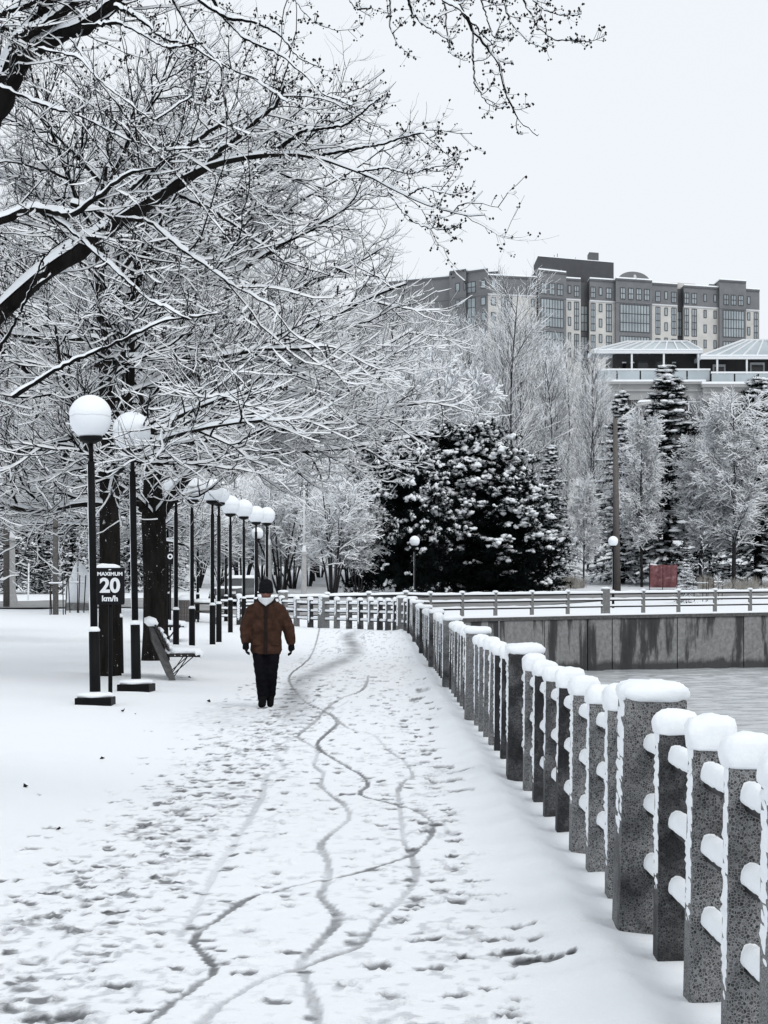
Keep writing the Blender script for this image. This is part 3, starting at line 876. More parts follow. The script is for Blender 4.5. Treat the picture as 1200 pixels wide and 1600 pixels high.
def sweep(px0, py0, px1, py1, dd, r0):      # long limbs rising gently towards the canal
    n_ = 7
    return (rel(bB, [at(px0 + (px1 - px0) * k / (n_ - 1), py0 + (py1 - py0) * (k / (n_ - 1)) ** 1.25 + 8 * math.sin(k * 2.1 + px1), dB + dd * k / (n_ - 1)) for k in range(n_)]), list(np.linspace(r0, .02, n_)))
sw = [sweep(240, 700, 668, 622, -1.5, .075), sweep(240, 660, 645, 522, 1.5, .08), sweep(240, 720, 640, 690, 2.0, .07), sweep(245, 600, 635, 440, -2.5, .085), sweep(250, 540, 600, 385, 1.0, .08), sweep(255, 470, 575, 300, 0.0, .075), sweep(240, 690, 600, 560, -3.0, .07), sweep(262, 420, 600, 230, 2.0, .06), sweep(270, 360, 520, 180, -1, .05)]
msB = maple(23, tB, [.31, .27, .25, .26, .17, .13, .10, .07, .045], 12, 5.4, 9, 1.0, extra=[fk1, fk2] + sw)
tree_object('maple_tree', 'thick snow-flecked maple trunk forking low behind the wooden bench', 'tree', bB, msB, (M['bark_fleck'], M['twig'], M['snow']), 'maples beside the path')
# further maples down the left side share one shape
msC = msA
for px, d, rz, lab in ((-70, 60, .5, 'bare maple just outside the left edge, its twigs reaching into the picture'), (238, 83, 2.6, 'bare maple hidden right behind the forked maple trunk'), (166, 88, 4.1, 'bare maple far back, in line with the trunk behind the speed sign')):
    q = on(px, d)
    tree_object('maple_tree', lab, 'tree', q, msC, (M['bark'], M['twig'], M['snow']), 'maples beside the path', rz)

def gaps(r, B, K, cover):
    # broken runs of snow: 1 where it lies, 0 where it has dropped off
    a = r.random((B, K)); 
    for _ in range(2): a[:, 1:-1] = (a[:, :-2] + a[:, 1:-1] + a[:, 2:]) / 3
    th_ = np.quantile(a, 1 - cover)
    return sstep(th_ - .05, th_ + .05, a)[..., None]
# ------------------------------------------------------------------ the near tree reaching in from the left
r = np.random.default_rng(5)
D0 = 16.0
def px3(pts, d0=D0, d1=D0): return [at(x, y, d0 + (d1 - d0) * k / (len(pts) - 1)) for k, (x, y) in enumerate(pts)]
PXM = F / D0
limbs = [  # pixel path, start/end depth, start/end thickness in pixels
    ([(-190, 700), (-90, 565), (0, 490), (70, 425), (140, 380), (200, 335), (260, 300), (300, 272), (345, 250), (430, 238), (500, 243), (545, 266), (580, 270), (606, 296), (640, 304), (664, 324), (705, 328), (728, 344), (757, 336)], 16, 14, [52, 46, 42, 40, 37, 33, 27, 22, 16, 11, 8, 6.5, 6, 5, 4.5, 4, 3.5, 3, 2], 0),
    ([(318, 268), (345, 235), (400, 190), (432, 165), (445, 135)], 15.2, 14.8, 15, 5),
    ([(428, 238), (470, 205), (540, 196), (592, 155)], 15, 14.6, 11, 3),
    ([(500, 243), (540, 235), (600, 225), (660, 205), (720, 262)], 15, 14.2, 8, 2.5),
    ([(560, 268), (600, 262), (640, 272), (672, 262), (718, 258)], 14.6, 14.2, 5, 2),
    ([(606, 296), (628, 330), (655, 352), (690, 360), (720, 352)], 14.5, 14.1, 4.5, 2),
    ([(640, 304), (662, 292), (684, 300), (720, 306)], 14.4, 14.1, 4, 2),
    ([(-120, 380), (0, 345), (50, 325), (85, 330), (112, 338), (150, 310), (200, 270), (245, 262)], 15.6, 14.5, 24, 5),
    ([(60, 328), (100, 348), (150, 395), (190, 430), (235, 470), (300, 500)], 15.3, 14.2, 13, 4),
    ([(112, 318), (180, 340), (235, 345), (285, 390), (330, 420), (370, 450), (430, 480)], 15.2, 14.2, 14, 4),
    ([(208, 297), (240, 265), (300, 225), (350, 190)], 15.5, 15, 14, 8),
    ([(282, 305), (330, 325), (400, 375), (450, 410), (520, 432)], 15.4, 14.8, 11, 3),
    ([(0, 495), (-10, 560), (15, 520), (40, 470), (70, 400)], 15.5, 14.6, 9, 4),
    ([(20, 620), (90, 575), (170, 540), (260, 500), (340, 490)], 14.6, 14.2, 11, 4),
    # top-left leader and its limbs
    ([(-70, 300), (-20, 190), (20, 110), (55, 50), (95, -20), (140, -120), (170, -230)], 16, 15.5, 78, 30),
    ([(45, 85), (85, 55), (130, 45), (170, 15), (215, -20), (300, -90), (420, -150), (560, -160), (700, -120), (820, -70)], 15.8, 14.4, 42, 10),
    ([(28, 60), (70, 40), (110, 10), (160, -30), (260, -80)], 15.6, 15.4, 30, 12),
    ([(-40, 40), (0, 22), (40, 10), (60, 0)], 15.6, 15.5, 14, 10),
    ([(-30, 45), (0, 42), (30, 50)], 15.5, 15.7, 13, 10),
    ([(0, 135), (70, 165), (130, 182), (190, 215), (250, 235), (330, 230)], 15.4, 14.4, 9, 3),
    ([(110, 60), (150, 120), (220, 210), (300, 300), (360, 380)], 15, 14.2, 6, 3),
    ([(60, 75), (125, 90), (160, 130), (240, 190), (300, 150)], 15, 14.4, 6, 3),
    ([(130, 40), (190, 36), (215, 50), (260, 75), (310, 68)], 15, 14.5, 9, 4),
    ([(180, 10), (215, 25), (255, 60), (300, 72), (345, 100), (350, 150), (365, 205)], 15, 14.3, 10, 3),
    ([(250, -60), (310, 0), (355, 28), (400, 35), (440, 55), (465, 90), (500, 105)], 15, 14.4, 12, 3),
    ([(300, -60), (345, 20), (380, 60), (430, 80), (470, 110), (500, 145), (550, 165)], 15, 14.2, 9, 3),
    ([(270, 0), (305, 60), (345, 100), (400, 125), (450, 160)], 15, 14.3, 7, 3),
    ([(430, -140), (460, 0), (490, 35), (528, 48)], 14.8, 14.4, 5, 2),
    ([(560, -160), (610, 0), (608, 40), (622, 72), (640, 83)], 14.6, 14.2, 5, 2.5),
    ([(600, -150), (640, 10), (655, 32), (680, 50)], 14.6, 14.3, 8, 4),
    ([(520, -150), (545, 0), (560, 15), (580, 12)], 14.6, 14.3, 6, 4),
    ([(690, -120), (695, 0), (699, 60), (703, 80), (716, 90)], 14.5, 14.2, 5, 2),
    ([(690, -122), (715, 5), (738, 45), (765, 80), (780, 95), (785, 125), (795, 158), (812, 190), (840, 212)], 14.5, 13.9, 9, 3),
    ([(739, 48), (739, 95), (742, 130), (760, 160), (778, 170), (795, 166)], 14.3, 14, 5, 2),
    ([(720, -110), (752, 0), (770, 55), (780, 60), (802, 58)], 14.4, 14, 4, 2),
    ([(750, -100), (785, 0), (800, 40), (830, 68), (855, 75)], 14.4, 14, 5, 2),
    ([(800, -80), (820, 5), (842, 45), (870, 62), (900, 63), (921, 65)], 14.4, 13.9, 5, 3),
    ([(815, -70), (832, 0), (855, 18), (880, 25), (908, 22)], 14.4, 14, 5, 2),
    ([(660, -130), (690, 0), (720, 15), (770, 70)], 14.4, 14, 8, 4),
]
gt, gs, gc, gcs, gb = Geo(), Geo(), Geo(), Geo(), Geo()
base = Vector((-4.6, 16.3, tz(-4.6, 16.3)))
trunk_pts = [base - Vector((0, 0, .2)), (-4.6, 16.3, 1.2), (-4.4, 16.2, 2.6), (-3.9, 16.1, 3.9)] + [at(-70, 300, 16)]
Pt, Rt = resample(trunk_pts, 12, [.34, .27, .25, .22, .19]); tubes(gt, Pt, Rt, 14)
LP, LR = [], []
for pts, d0, d1, w0, w1 in limbs:
    p, q = resample(px3(pts, d0, d1), 44, (np.array(w0) if isinstance(w0, list) else np.linspace(w0, w1, len(pts))) / PXM / 2 * .66)
    p[:, 1:-1] += r.normal(0, 1, p[:, 1:-1].shape) * (.003 + .025 * q[:, 1:-1, None]); q = q * (1 + r.normal(0, .05, q.shape)); q[:, r.integers(3, 40, 2)] *= 1.18
    LP.append(p); LR.append(q)
# join the long limb to the trunk
p, q = resample([(-4.45, 16.2, 2.3)] + [at(-190, 700, 16)], 44, [.14, .09]); LP.append(p); LR.append(q)
p, q = resample([(-4.2, 16.2, 3.3)] + [at(-120, 380, 15.6)], 44, [.09, .04]); LP.append(p); LR.append(q)
LP, LR = np.concatenate(LP), np.concatenate(LR)
thick = LR.max(1) > .022
tubes(gt, LP[thick], LR[thick], 10); snow_on(gs, r, LP[thick], LR[thick], (.006 + LR[thick][..., None] * .66) * gaps(r, *LR[thick].shape, .80), .001, 5, lo=.25, hi=.55)
tubes(gc, LP[~thick], LR[~thick], 6); snow_on(gcs, r, LP[~thick], LR[~thick], .014 * gaps(r, *LR[~thick].shape, .58), .001, 5, lo=.5, hi=.85)
up_ = np.arange(int(thick.sum())); LPt = LP[thick]; ok_ = np.array([pp[len(pp) // 2, 2] < 7.1 for pp in LPt]); LPt, LRt = LPt[ok_], LR[thick][ok_]
T1, Q1 = grow(r, LPt, LRt, 22, .12, 1, .5, 1.25, .4, 1.5, 11, .0066, .4, (-.05, .12), .17, .8, .3, keep=.8)
T1b, Q1b = grow(r, LP[~thick], LR[~thick], 6, .3, 1, .5, 1.2, .06, .26, 11, .0046, .5, (-.02, .22), .15, .9, .3)
nT1 = len(T1)
T1, Q1 = np.concatenate([T1, T1b]), np.concatenate([Q1, Q1b])
# keep twigs off the open sky at the upper right
tubes(gc, T1, Q1, 4); snow_on(gcs, r, T1, Q1, .015 * gaps(r, *Q1.shape, .6), .001, 3, lo=.5, hi=.85)
T2, Q2 = grow(r, T1[:nT1], Q1[:nT1], 5, .25, 1, .4, 1.1, .15, .5, 6, .0042, .6, (-.03, .22), .12, .9, .3, keep=.8)
tubes(gc, T2, Q2, 3); snow_on(gcs, r, T2, Q2, .012, .001, 3, cover=.5, lo=.5, hi=.9)
T3, Q3 = grow(r, np.concatenate([T1[:, ::2][:, :5], ]), Q1[:, ::2][:, :5], 5, .45, 1, .7, 1.3, .03, .10, 3, .0036, .8, (0, .1), .1, 1, .2)
T3b, Q3b = grow(r, T2[:, ::2], Q2[:, ::2], 3, .4, 1, .7, 1.3, .02, .07, 3, .0034, .8, (0, .1), .1, 1, .2)
tubes(gc, T3, Q3, 3); tubes(gc, T3b, Q3b, 3)
# flower buds: small clusters at the spur tips
OCT = np.array([(1, 0, 0), (-1, 0, 0), (0, 1, 0), (0, -1, 0), (0, 0, 1.2), (0, 0, -1.2)], float)
OCF = np.array([(0, 2, 4), (2, 1, 4), (1, 3, 4), (3, 0, 4), (2, 0, 5), (1, 2, 5), (3, 1, 5), (0, 3, 5)])
tips = np.concatenate([T3[:, -1], T3b[:, -1], T2[:, -1], T1[:, -1]])
w_ = np.concatenate([np.full(len(T3), .75), np.full(len(T3b), .45), np.full(len(T2), .6), np.full(len(T1), .9)])
tips = tips[r.random(len(tips)) < w_]
tips = np.repeat(tips, 3, 0) + r.normal(0, .008, (len(tips) * 3, 3))
ends = LP[~thick][:, -9:].reshape(-1, 3); ends = np.repeat(ends, 3, 0) + r.normal(0, .011, (len(ends) * 3, 3)); ends = ends[r.random(len(ends)) < .5]
tips = np.concatenate([tips, ends]); tips = tips[r.random(len(tips)) < .8]; sz = r.uniform(.0045, .0095, len(tips))
gb.add(tips[:, None, :] + OCT[None] * sz[:, None, None], T=(np.arange(len(tips))[:, None, None] * 6 + OCF[None]).reshape(-1, 3))
nt_ = thing('maple_tree', 'nearest maple reaching in from the upper left with thick snow-laden limbs and budded twigs', 'tree', (0, 0, 0), 0, 'maples beside the path')
nt_.location = base
def shift(mesh, b):
    mesh.transform(Matrix.Translation(-Vector(b))); return mesh
a = add('trunk', shift(gt.mesh('trunk'), base), M['bark'], nt_); add('snow', shift(gs.mesh('snow'), base), M['snow'], a, kind='stuff')
c = add('crown', shift(gc.mesh('crown'), base), M['twig'], nt_); add('snow', shift(gcs.mesh('snow'), base), M['snow'], c, kind='stuff')
add('buds', shift(gb.mesh('buds', False), base), M['bud'], c, kind='stuff')

# ------------------------------------------------------------------ background bare trees
def tall_bare(seed, H, spread, n1=38, sn=.042, rad=.16, dens=1.0, a=(.45, .95)):
    r = np.random.default_rng(seed)
    P0, R0 = resample([(0, 0, -.3), (r.normal(0, .2), r.normal(0, .2), H * .3), (r.normal(0, .4), r.normal(0, .4), H * .65), (r.normal(0, .6), r.normal(0, .6), H)], 12, [rad, rad * .8, rad * .5, .03])
    gt, gs, gc, gcs = Geo(), Geo(), Geo(), Geo()
    tubes(gt, P0, R0, 8)
    A, RA = grow(r, P0, R0, n1, .18, .97, a[0], a[1], spread * .8, spread * 1.5, 8, .07, .3, (.035, .04), .07, 1, .5)
    tubes(gt, A, RA, 5); snow_on(gs, r, A, RA, sn, .008, 3, lo=.2, hi=.6)
    B_, RB = grow(r, A, RA, 8, .15, 1, .3, .75, spread * .35, spread * .7, 6, .03, .3, (.08, .06), .08, 1, .4)
    tubes(gc, B_, RB, 3); snow_on(gcs, r, B_, RB, sn * .8, .010, 3, lo=.2, hi=.6, cover=.8)
    C_, RC = grow(r, B_, RB, int(6 * dens), .15, 1, .3, .8, spread * .15, spread * .32, 4, .018, .4, (.06, .1), .1, 1, .4)
    tubes(gc, C_, RC, 3); snow_on(gcs, r, C_, RC, sn * .6, .008, 3, cover=.6, lo=.2, hi=.6)
    return gt.mesh('trunk'), gs.mesh('snow'), gc.mesh('crown'), gcs.mesh('snow')
tallv = [tall_bare(101, 24, 5.2), tall_bare(102, 26, 5.8), tall_bare(103, 22, 5.0)]
tr = np.random.default_rng(77)
def put_tall(px, d, ytop, k, label, group, Hk=None, rz=None):
    q = on(px, d); H = (EYE + (HY - ytop) / F * d) - q.z
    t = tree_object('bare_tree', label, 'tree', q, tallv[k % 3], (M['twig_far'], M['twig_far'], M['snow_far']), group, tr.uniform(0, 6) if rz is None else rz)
    s = H / (24, 26, 22)[k % 3]
    t.scale = (s, s, s)
    return t
topline = [(430, 560), (560, 480), (640, 492), (680, 500), (720, 505), (760, 500), (800, 485), (850, 520), (890, 550), (930, 585), (980, 620), (1060, 640), (1240, 640)]
def top_at(px): return float(np.interp(px, [a for a, b in topline], [b for a, b in topline]))
k = 0
for d, step, ofs in ((186, 44, 20), (205, 38, 0), (226, 40, 14)):
    px = 540 + ofs
    while px < 960:
        put_tall(px + tr.uniform(-10, 10), d + tr.uniform(-8, 8), top_at(px) + tr.uniform(0, 40) + (226 - d) * .6, k, 'tall bare grey tree in the dense wood behind the snow-clumped pine', 'trees of the wood behind the pine'); px += step; k += 1
put_tall(803, 176, 462, 1, 'tallest bare tree of the wood with a straight pale trunk right of the pine', 'trees of the wood behind the pine')
for px, d, yt in ((-30, 150, 330), (40, 165, 300), (110, 150, 270), (180, 170, 300), (250, 155, 320), (310, 172, 380), (370, 160, 400), (430, 175, 430), (490, 168, 470), (-90, 168, 300), (75, 190, 260), (215, 195, 300), (340, 195, 380), (460, 200, 440)):
    put_tall(px, d, yt, k, 'tall bare grey tree standing beyond the road behind the maples', 'trees beyond the road'); k += 1
for px, d, yt in ((930, 188, 575), (1010, 200, 640), (1090, 200, 640), (1150, 205, 660), (1230, 200, 600)):
    put_tall(px, d, yt, k, {930: 'bare grey tree left of the snow-bowed spruce, below the terrace corner', 1010: 'bare grey tree between the wooden light pole and the tall spruce', 1090: 'bare grey tree right of the tall pointed spruce', 1150: 'bare grey tree left of the right edge spruce', 1230: 'bare grey tree beyond the right edge spruce'}[px], 'trees under the terrace'); k += 1

# ------------------------------------------------------------------ bushy snow-laden trees (many stems)
def bushy(seed, H, spread, stems, sn=.09, n1=9, dens=1.0, single=False, fat=0.0):
    r = np.random.default_rng(seed)
    gt, gs, gc, gcs = Geo(), Geo(), Geo(), Geo()
    if single:
        P, R = resample([(0, 0, -.2), (.05, 0, H * .25), (.1, .05, H * .6), (0, 0, H)], 9, [.13, .11, .07, .02])
        tubes(gt, P, R, 7); n1 = 40
        A, RA = grow(r, P, R, n1, .22, .98, .7, 1.25, spread * .7, spread * 1.1, 7, .05, .3, (.05, .05), .08, .9, .5)
    else:
        th = np.linspace(0, 6.28, stems, endpoint=False) + r.normal(0, .3, stems)
        tl = r.uniform(.10, .45, stems)
        Ps, Rs = [], []
        for a_, b_ in zip(th, tl):
            e = np.array([math.cos(a_) * spread * b_ * 2, math.sin(a_) * spread * b_ * 2, H * r.uniform(.75, 1)])
            p, q = resample([(math.cos(a_) * .15, math.sin(a_) * .15, -.2), e * (.35, .35, .4), e * (.7, .7, .72), e], 9, [.07, .055, .035, .015]); Ps.append(p); Rs.append(q)
        P, R = np.concatenate(Ps), np.concatenate(Rs)
        tubes(gt, P, R, 6); snow_on(gs, r, P, R, sn * .5, .01, 3)
        A, RA = grow(r, P, R, n1, .3, 1, .4, 1.1, spread * .5, spread * .9, 7, .03, .3, (.02, .03), .1, .9, .4)
    tubes(gt, A, RA, 4); snow_on(gs, r, A, RA, sn, .012, 3)
    B_, RB = grow(r, A, RA, int(9 * dens), .15, 1, .4, 1.1, spread * .2, spread * .45, 5, .02, .3, (.0, .06), .12, .85, .4)
    tubes(gc, B_, RB, 3); snow_on(gcs, r, B_, RB, sn * .85, .012 + fat, 3, cover=.9)
    C_, RC = grow(r, B_, RB, int(5 * dens), .15, 1, .4, 1.1, spread * .1, spread * .22, 4, .012, .4, (.0, .1), .12, .9, .4)
    tubes(gc, C_, RC, 3); snow_on(gcs, r, C_, RC, sn * .7, .010 + fat, 3, cover=.85)
    return gt.mesh('trunk'), gs.mesh('snow'), gc.mesh('crown'), gcs.mesh('snow')
bv = [bushy(201, 7, 3.2, 8, .052, dens=1.1), bushy(202, 7, 3.6, 8, .052, dens=1.1), bushy(203, 8, 3.0, 8, .055, 10, 1.2), bushy(204, 10, 3.3, 1, .046, single=True, dens=1.8), bushy(205, 8, 3.6, 9, .075, 10, 1.25, fat=.018)]
def put_bush(px, py, ytop, k, label, name='bushy_tree', cat='tree', group=None, d=None, wide=1.0, rz=0):
    q = hit(px, py, 90) if d is None else on(px, d)
    H = EYE + (HY - ytop) / F * q.y - q.z
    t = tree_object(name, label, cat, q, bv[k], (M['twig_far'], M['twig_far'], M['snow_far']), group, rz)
    s = H / (7, 7, 8, 10, 8)[k]; t.scale = (s * wide, s * wide, s)
    return t
G1 = 'snow-laden many-stemmed trees behind the path railing'
put_bush(520, 926, 735, 0, 'snowy many-stemmed tree right of the fluted white street light', group=G1, d=138, rz=.4)
put_bush(560, 922, 800, 1, 'narrow clump of thin upright stems between the white street light and the pine', group=G1, d=140, wide=.8, rz=2)
put_bush(440, 926, 740, 1, 'snowy many-stemmed tree left of the fluted white street light', group=G1, d=146, rz=3)
put_bush(380, 928, 770, 0, 'snowy many-stemmed tree behind the walker and the lamp row', group=G1, d=150, rz=5)
put_bush(480, 924, 700, 2, 'tallest snowy many-stemmed tree behind the fluted white street light', group=G1, d=160, rz=1)
put_bush(560, 920, 700, 2, 'snowy many-stemmed tree close to the left side of the pine', group=G1, d=165, rz=4)
put_bush(310, 930, 790, 1, 'snowy shrub behind the litter bin between the lamps', name='shrub', cat='shrub', group=G1, d=150, rz=.2)
put_bush(664, 915, 600, 4, 'rounded white tree heavy with snow rising just above the pine', name='snowy_tree', d=170, wide=.72)
for i_, (px_, yt_, d_, k_) in enumerate(((345, 830, 158, 1), (408, 815, 164, 0), (458, 820, 156, 1), (500, 800, 172, 2), (545, 810, 160, 0), (600, 800, 172, 1), (270, 830, 156, 0), (225, 840, 160, 1))):
    put_bush(px_, 915, yt_, k_, ('low snowy shrub behind the parked car', 'low snowy shrub behind the walker\'s hat', 'low snowy shrub left of the fluted street light\'s foot', 'low snowy shrub right of the fluted street light\'s foot', 'low snowy shrub between the fluted street light and the narrow stem clump', 'low snowy shrub at the left foot of the dark pines', 'low snowy shrub just right of the forked maple trunk', 'low snowy shrub between the two maple trunks')[i_], name='shrub', cat='shrub', group='low shrubs beyond the road', d=d_, wide=1.5, rz=i_ * 1.3)
G2 = 'small snow-laden trees on the far bank'
put_bush(1146, 912, 640, 3, 'small snow-laden tree with a dark straight trunk at the far right bank', name='snowy_tree', group=G2, d=158, rz=.3)
put_bush(1003, 912, 668, 3, 'small snow-laden tree just right of the wooden light pole', name='snowy_tree', group=G2, d=160, rz=2.3, wide=.75)
put_bush(1095, 912, 700, 3, 'low snow-laden tree behind the pink panel', name='snowy_tree', group=G2, d=161, rz=4.0)
put_bush(912, 912, 760, 3, 'small thin-trunked snowy tree in the gap left of the wooden light pole', name='snowy_tree', group=G2, d=160, rz=5.0, wide=.75)
put_bush(1235, 912, 690, 3, 'small snow-laden tree at the right edge of the far bank', name='snowy_tree', group=G2, d=160, rz=5.6)

# ------------------------------------------------------------------ evergreens
import bmesh as _bm
_b = _bm.new(); _bm.ops.create_icosphere(_b, subdivisions=2, radius=1)
ICV = np.array([v.co[:] for v in _b.verts]); ICF = np.array([[v.index for v in f.verts] for f in _b.faces]); _b.free()
_b = _bm.new(); _bm.ops.create_icosphere(_b, subdivisions=1, radius=1)
ICV1 = np.array([v.co[:] for v in _b.verts]); ICF1 = np.array([[v.index for v in f.verts] for f in _b.faces]); _b.free()
def blobs(g, r, C, S, fine=True, lump=.28):
    v, f = (ICV, ICF) if fine else (ICV1, ICF1)
    n_ = len(C)
    k = 1 + lump * r.normal(0, 1, (n_, len(v), 1)).clip(-1.5, 1.5)
    V = C[:, None, :] + v[None] * k * S[:, None, :]
    g.add(V, T=(np.arange(n_)[:, None, None] * len(v) + f[None]).reshape(-1, 3))
def tufts(g, r, C, D, L, w, n_):
    """needle sprays: n_ thin blades round each centre, leaning along D"""
    B = len(C)
    d = nrm(r.normal(0, 1, (B, n_, 3)) + D[:, None, :] * 0.9)
    s = nrm(np.cross(d, r.normal(0, 1, (B, n_, 3)))) * w
    ln = (L[:, None, None] if hasattr(L, 'shape') else L) * r.uniform(.6, 1.15, (B, n_, 1))
    c = C[:, None, :] - d * ln * .15
    V = np.stack([c - s, c + s, c + d * ln], 2)
    g.add(V, T=np.arange(B * n_ * 3).reshape(-1, 3))
def pine(seed, H, RW, nb=170, snow=1.0, lowest=.12):
    r = np.random.default_rng(seed)
    P0, R0 = resample([(0, 0, -.3), (.1, 0, H * .35), (.0, .1, H * .7), (.2, 0, H * .96)], 10, [.32, .26, .16, .05])
    gt, gc, gs = Geo(), Geo(), Geo(); tubes(gt, P0, R0, 9)
    t = np.sort(r.random(nb)); zz = lowest * H + (1 - lowest) * H * t
    prof = np.interp(zz / H, [0, .15, .35, .6, .8, .93, 1], [.70, .95, 1, .96, .82, .60, .25]) * RW
    az = np.arange(nb) * 2.4 + r.normal(0, .3, nb); L = prof * r.uniform(.72, 1.06, nb)
    K = 7; u = np.linspace(0, 1, K)
    droop = r.uniform(-.10, .12, nb) - .10 * (1 - t)
    P = np.stack([np.cos(az)[:, None] * L[:, None] * u, np.sin(az)[:, None] * L[:, None] * u, zz[:, None] - .6 * (1 - .5 * t)[:, None] + (L * droop)[:, None] * u + .10 * L[:, None] * u * u], -1)
    P += r.normal(0, .08, P.shape)
    R = np.linspace(.05, .012, K)[None] * np.ones((nb, 1)); tubes(gt, P, R, 4)
    # bough pads: each a clump of needle sprays, many under one sagging cushion of snow
    m_ = 7
    b = np.repeat(np.arange(nb), m_); s = (1.03 - .75 * r.random(len(b)) ** 1.6).clip(.1, 1) * (K - 1)
    i0 = np.clip(s.astype(int), 0, K - 2); f = (s - i0)[:, None]
    C0 = P[b, i0] * (1 - f) + P[b, i0 + 1] * f + r.normal(0, 1, (len(b), 3)) * np.array([.30, .30, .15])
    C = np.repeat(C0, 6, 0) + r.normal(0, 1, (len(C0) * 6, 3)) * np.array([.30, .30, .13])
    D = nrm(C * np.array([1, 1, 0]) + 1e-6) * .8 + ZV * .25
    tufts(gc, r, C, D, .42, .032, 11)
    # dark inner boughs so that the crown is closed
    ni = 900
    az2 = r.uniform(0, 6.28, ni); z2 = r.uniform(lowest * H * .6, H * .85, ni); rr2 = np.interp(z2 / H, [0, .3, .6, .85, 1], [.7, .8, .7, .4, .1]) * RW * np.sqrt(r.random(ni))
    C2 = np.stack([np.cos(az2) * rr2, np.sin(az2) * rr2, z2], 1); tufts(gc, r, C2, nrm(C2 * np.array([1, 1, 0])), .6, .05, 12)
    hgt = C0[:, 2] / H; rad = np.hypot(C0[:, 0], C0[:, 1]) / RW
    env = np.interp(hgt, [0, .35, .6, .8, .93, 1], [.95, 1, .92, .72, .45, .2])
    pr = sstep(.20, .55, hgt + .10 * r.normal(0, 1, len(hgt))) * sstep(.35, .75, rad / env) * .84 * snow + .035
    k = r.random(len(C0)) < pr; kk = int(k.sum())
    w0_ = r.uniform(.6, 1.25, kk)
    outd = nrm(C0[k] * np.array([1, 1, 0]) + 1e-6); sid = np.cross(outd, ZV)
    m2 = 6
    uu = r.uniform(-1, 1, (kk, m2, 1)) * .34 * w0_[:, None, None]; vv = r.uniform(-1, 1, (kk, m2, 1)) * .28 * w0_[:, None, None]
    Cb = C0[k][:, None, :] + sid[:, None, :] * uu + outd[:, None, :] * vv + ZV * (.16 - 1.9 * (uu ** 2 + vv ** 2))
    Cb = Cb.reshape(-1, 3); ww = np.repeat(w0_, m2)
    S_ = np.stack([r.uniform(.09, .23, len(Cb)) * ww, r.uniform(.09, .23, len(Cb)) * ww, r.uniform(.08, .17, len(Cb)) * ww], 1)
    blobs(gs, r, Cb, S_, False, .3)
    return gt.mesh('trunk'), gc.mesh('crown', False), gs.mesh('snow')
def spruce(seed, H, RW, tiers=26, per=9, snow=1.0, dens=10, tl=.38):
    r = np.random.default_rng(seed)
    P0, R0 = resample([(0, 0, -.3), (0, 0, H * .5), (.05, 0, H * .99)], 8, [H * .016, H * .01, .02])
    gt, gc, gs = Geo(), Geo(), Geo(); tubes(gt, P0, R0, 8)
    nb = tiers * per
    t = (np.repeat(np.arange(tiers), per) + r.uniform(-.4, .4, nb)).clip(0) / tiers
    zz = H * (.05 + .94 * t); L = RW * (1 - t) ** .85 * r.uniform(.65, 1.1, nb) + .15
    az = r.uniform(0, 6.28, nb)
    K = 6; u = np.linspace(0, 1, K)
    P = np.stack([np.cos(az)[:, None] * L[:, None] * u, np.sin(az)[:, None] * L[:, None] * u, zz[:, None] + L[:, None] * (.12 * u - (.42 - .3 * t[:, None]) * u ** 2 + .10 * u ** 4)], -1)
    R = np.linspace(.035, .008, K)[None] * np.ones((nb, 1)); tubes(gt, P, R, 3)
    m_ = dens
    b = np.repeat(np.arange(nb), m_); s = r.uniform(.08, 1.0, len(b)) * (K - 1)
    i0 = np.clip(s.astype(int), 0, K - 2); f = (s - i0)[:, None]
    wdt = (L[b] * .22 * (1 - s / (K - 1) * .6))[:, None]
    C = P[b, i0] * (1 - f) + P[b, i0 + 1] * f + r.normal(0, 1, (len(b), 3)) * np.array([1, 1, .25]) * wdt * .8
    D = nrm(C * np.array([1, 1, 0]) + 1e-6) * .9 - ZV * .35
    tufts(gc, r, C, D, tl * H / 14, .024 * H / 14, 12)
    # snow lies along the branches and in lumps on the sprays
    snow_on(gs, r, P, R + .03 * H / 14, .07 * snow * H / 14, .02 * H / 14, 5, cover=.5, lo=.1, hi=.4)
    k = r.random(len(C)) < .26 * snow
    kk = k.sum()
    S_ = np.stack([r.uniform(.12, .30, kk), r.uniform(.12, .30, kk), r.uniform(.06, .12, kk)], 1) * H / 14
    blobs(gs, r, C[k] + np.array([0, 0, .07]), S_, False, .25)
    return gt.mesh('trunk'), gc.mesh('crown', False), gs.mesh('snow')
def evergreen(name, label, q, ms, s=1.0, wide=1.0, rz=0, group=None, mat='needle', cat='tree'):
    t = thing(name, label, cat, q, rz, group)
    add('trunk', ms[0], M['bark'], t)
    c = add('crown', ms[1], M[mat], t)
    add('snow', ms[2], M['snow_far'], c, kind='stuff')
    t.scale = (s * wide, s * wide, s)
    return t
def ev_at(px, ytop, d): q = on(px, d); return q, EYE + (HY - ytop) / F * d - q.z
pv = [pine(301, 11, 5.0, 240), pine(302, 9, 4.2, 190)]
q, H = ev_at(622, 690, 143); evergreen('pine_tree', 'broad dark pine with a stout black trunk behind the far globe lamp', q, pv[0], H / 11, .82, .3, 'dark pines across the canal')
q, H = ev_at(715, 668, 151); evergreen('pine_tree', 'tallest broad dark pine in the middle, heavily clumped with snow', q, pv[0], H / 11, 1.15, 2.2, 'dark pines across the canal')
q, H = ev_at(775, 745, 147); evergreen('pine_tree', 'lower dark pine on the right flank of the snow-clumped pines', q, pv[1], H / 9, 1.25, 1.0, 'dark pines across the canal')
spv = [spruce(401, 14, 3.4, 24, 10, .8, 14), spruce(402, 14, 3.6, 24, 9, 1.5), spruce(403, 14, 4.2, 24, 9, .45, 13)]
G3 = 'spruces below the terrace'
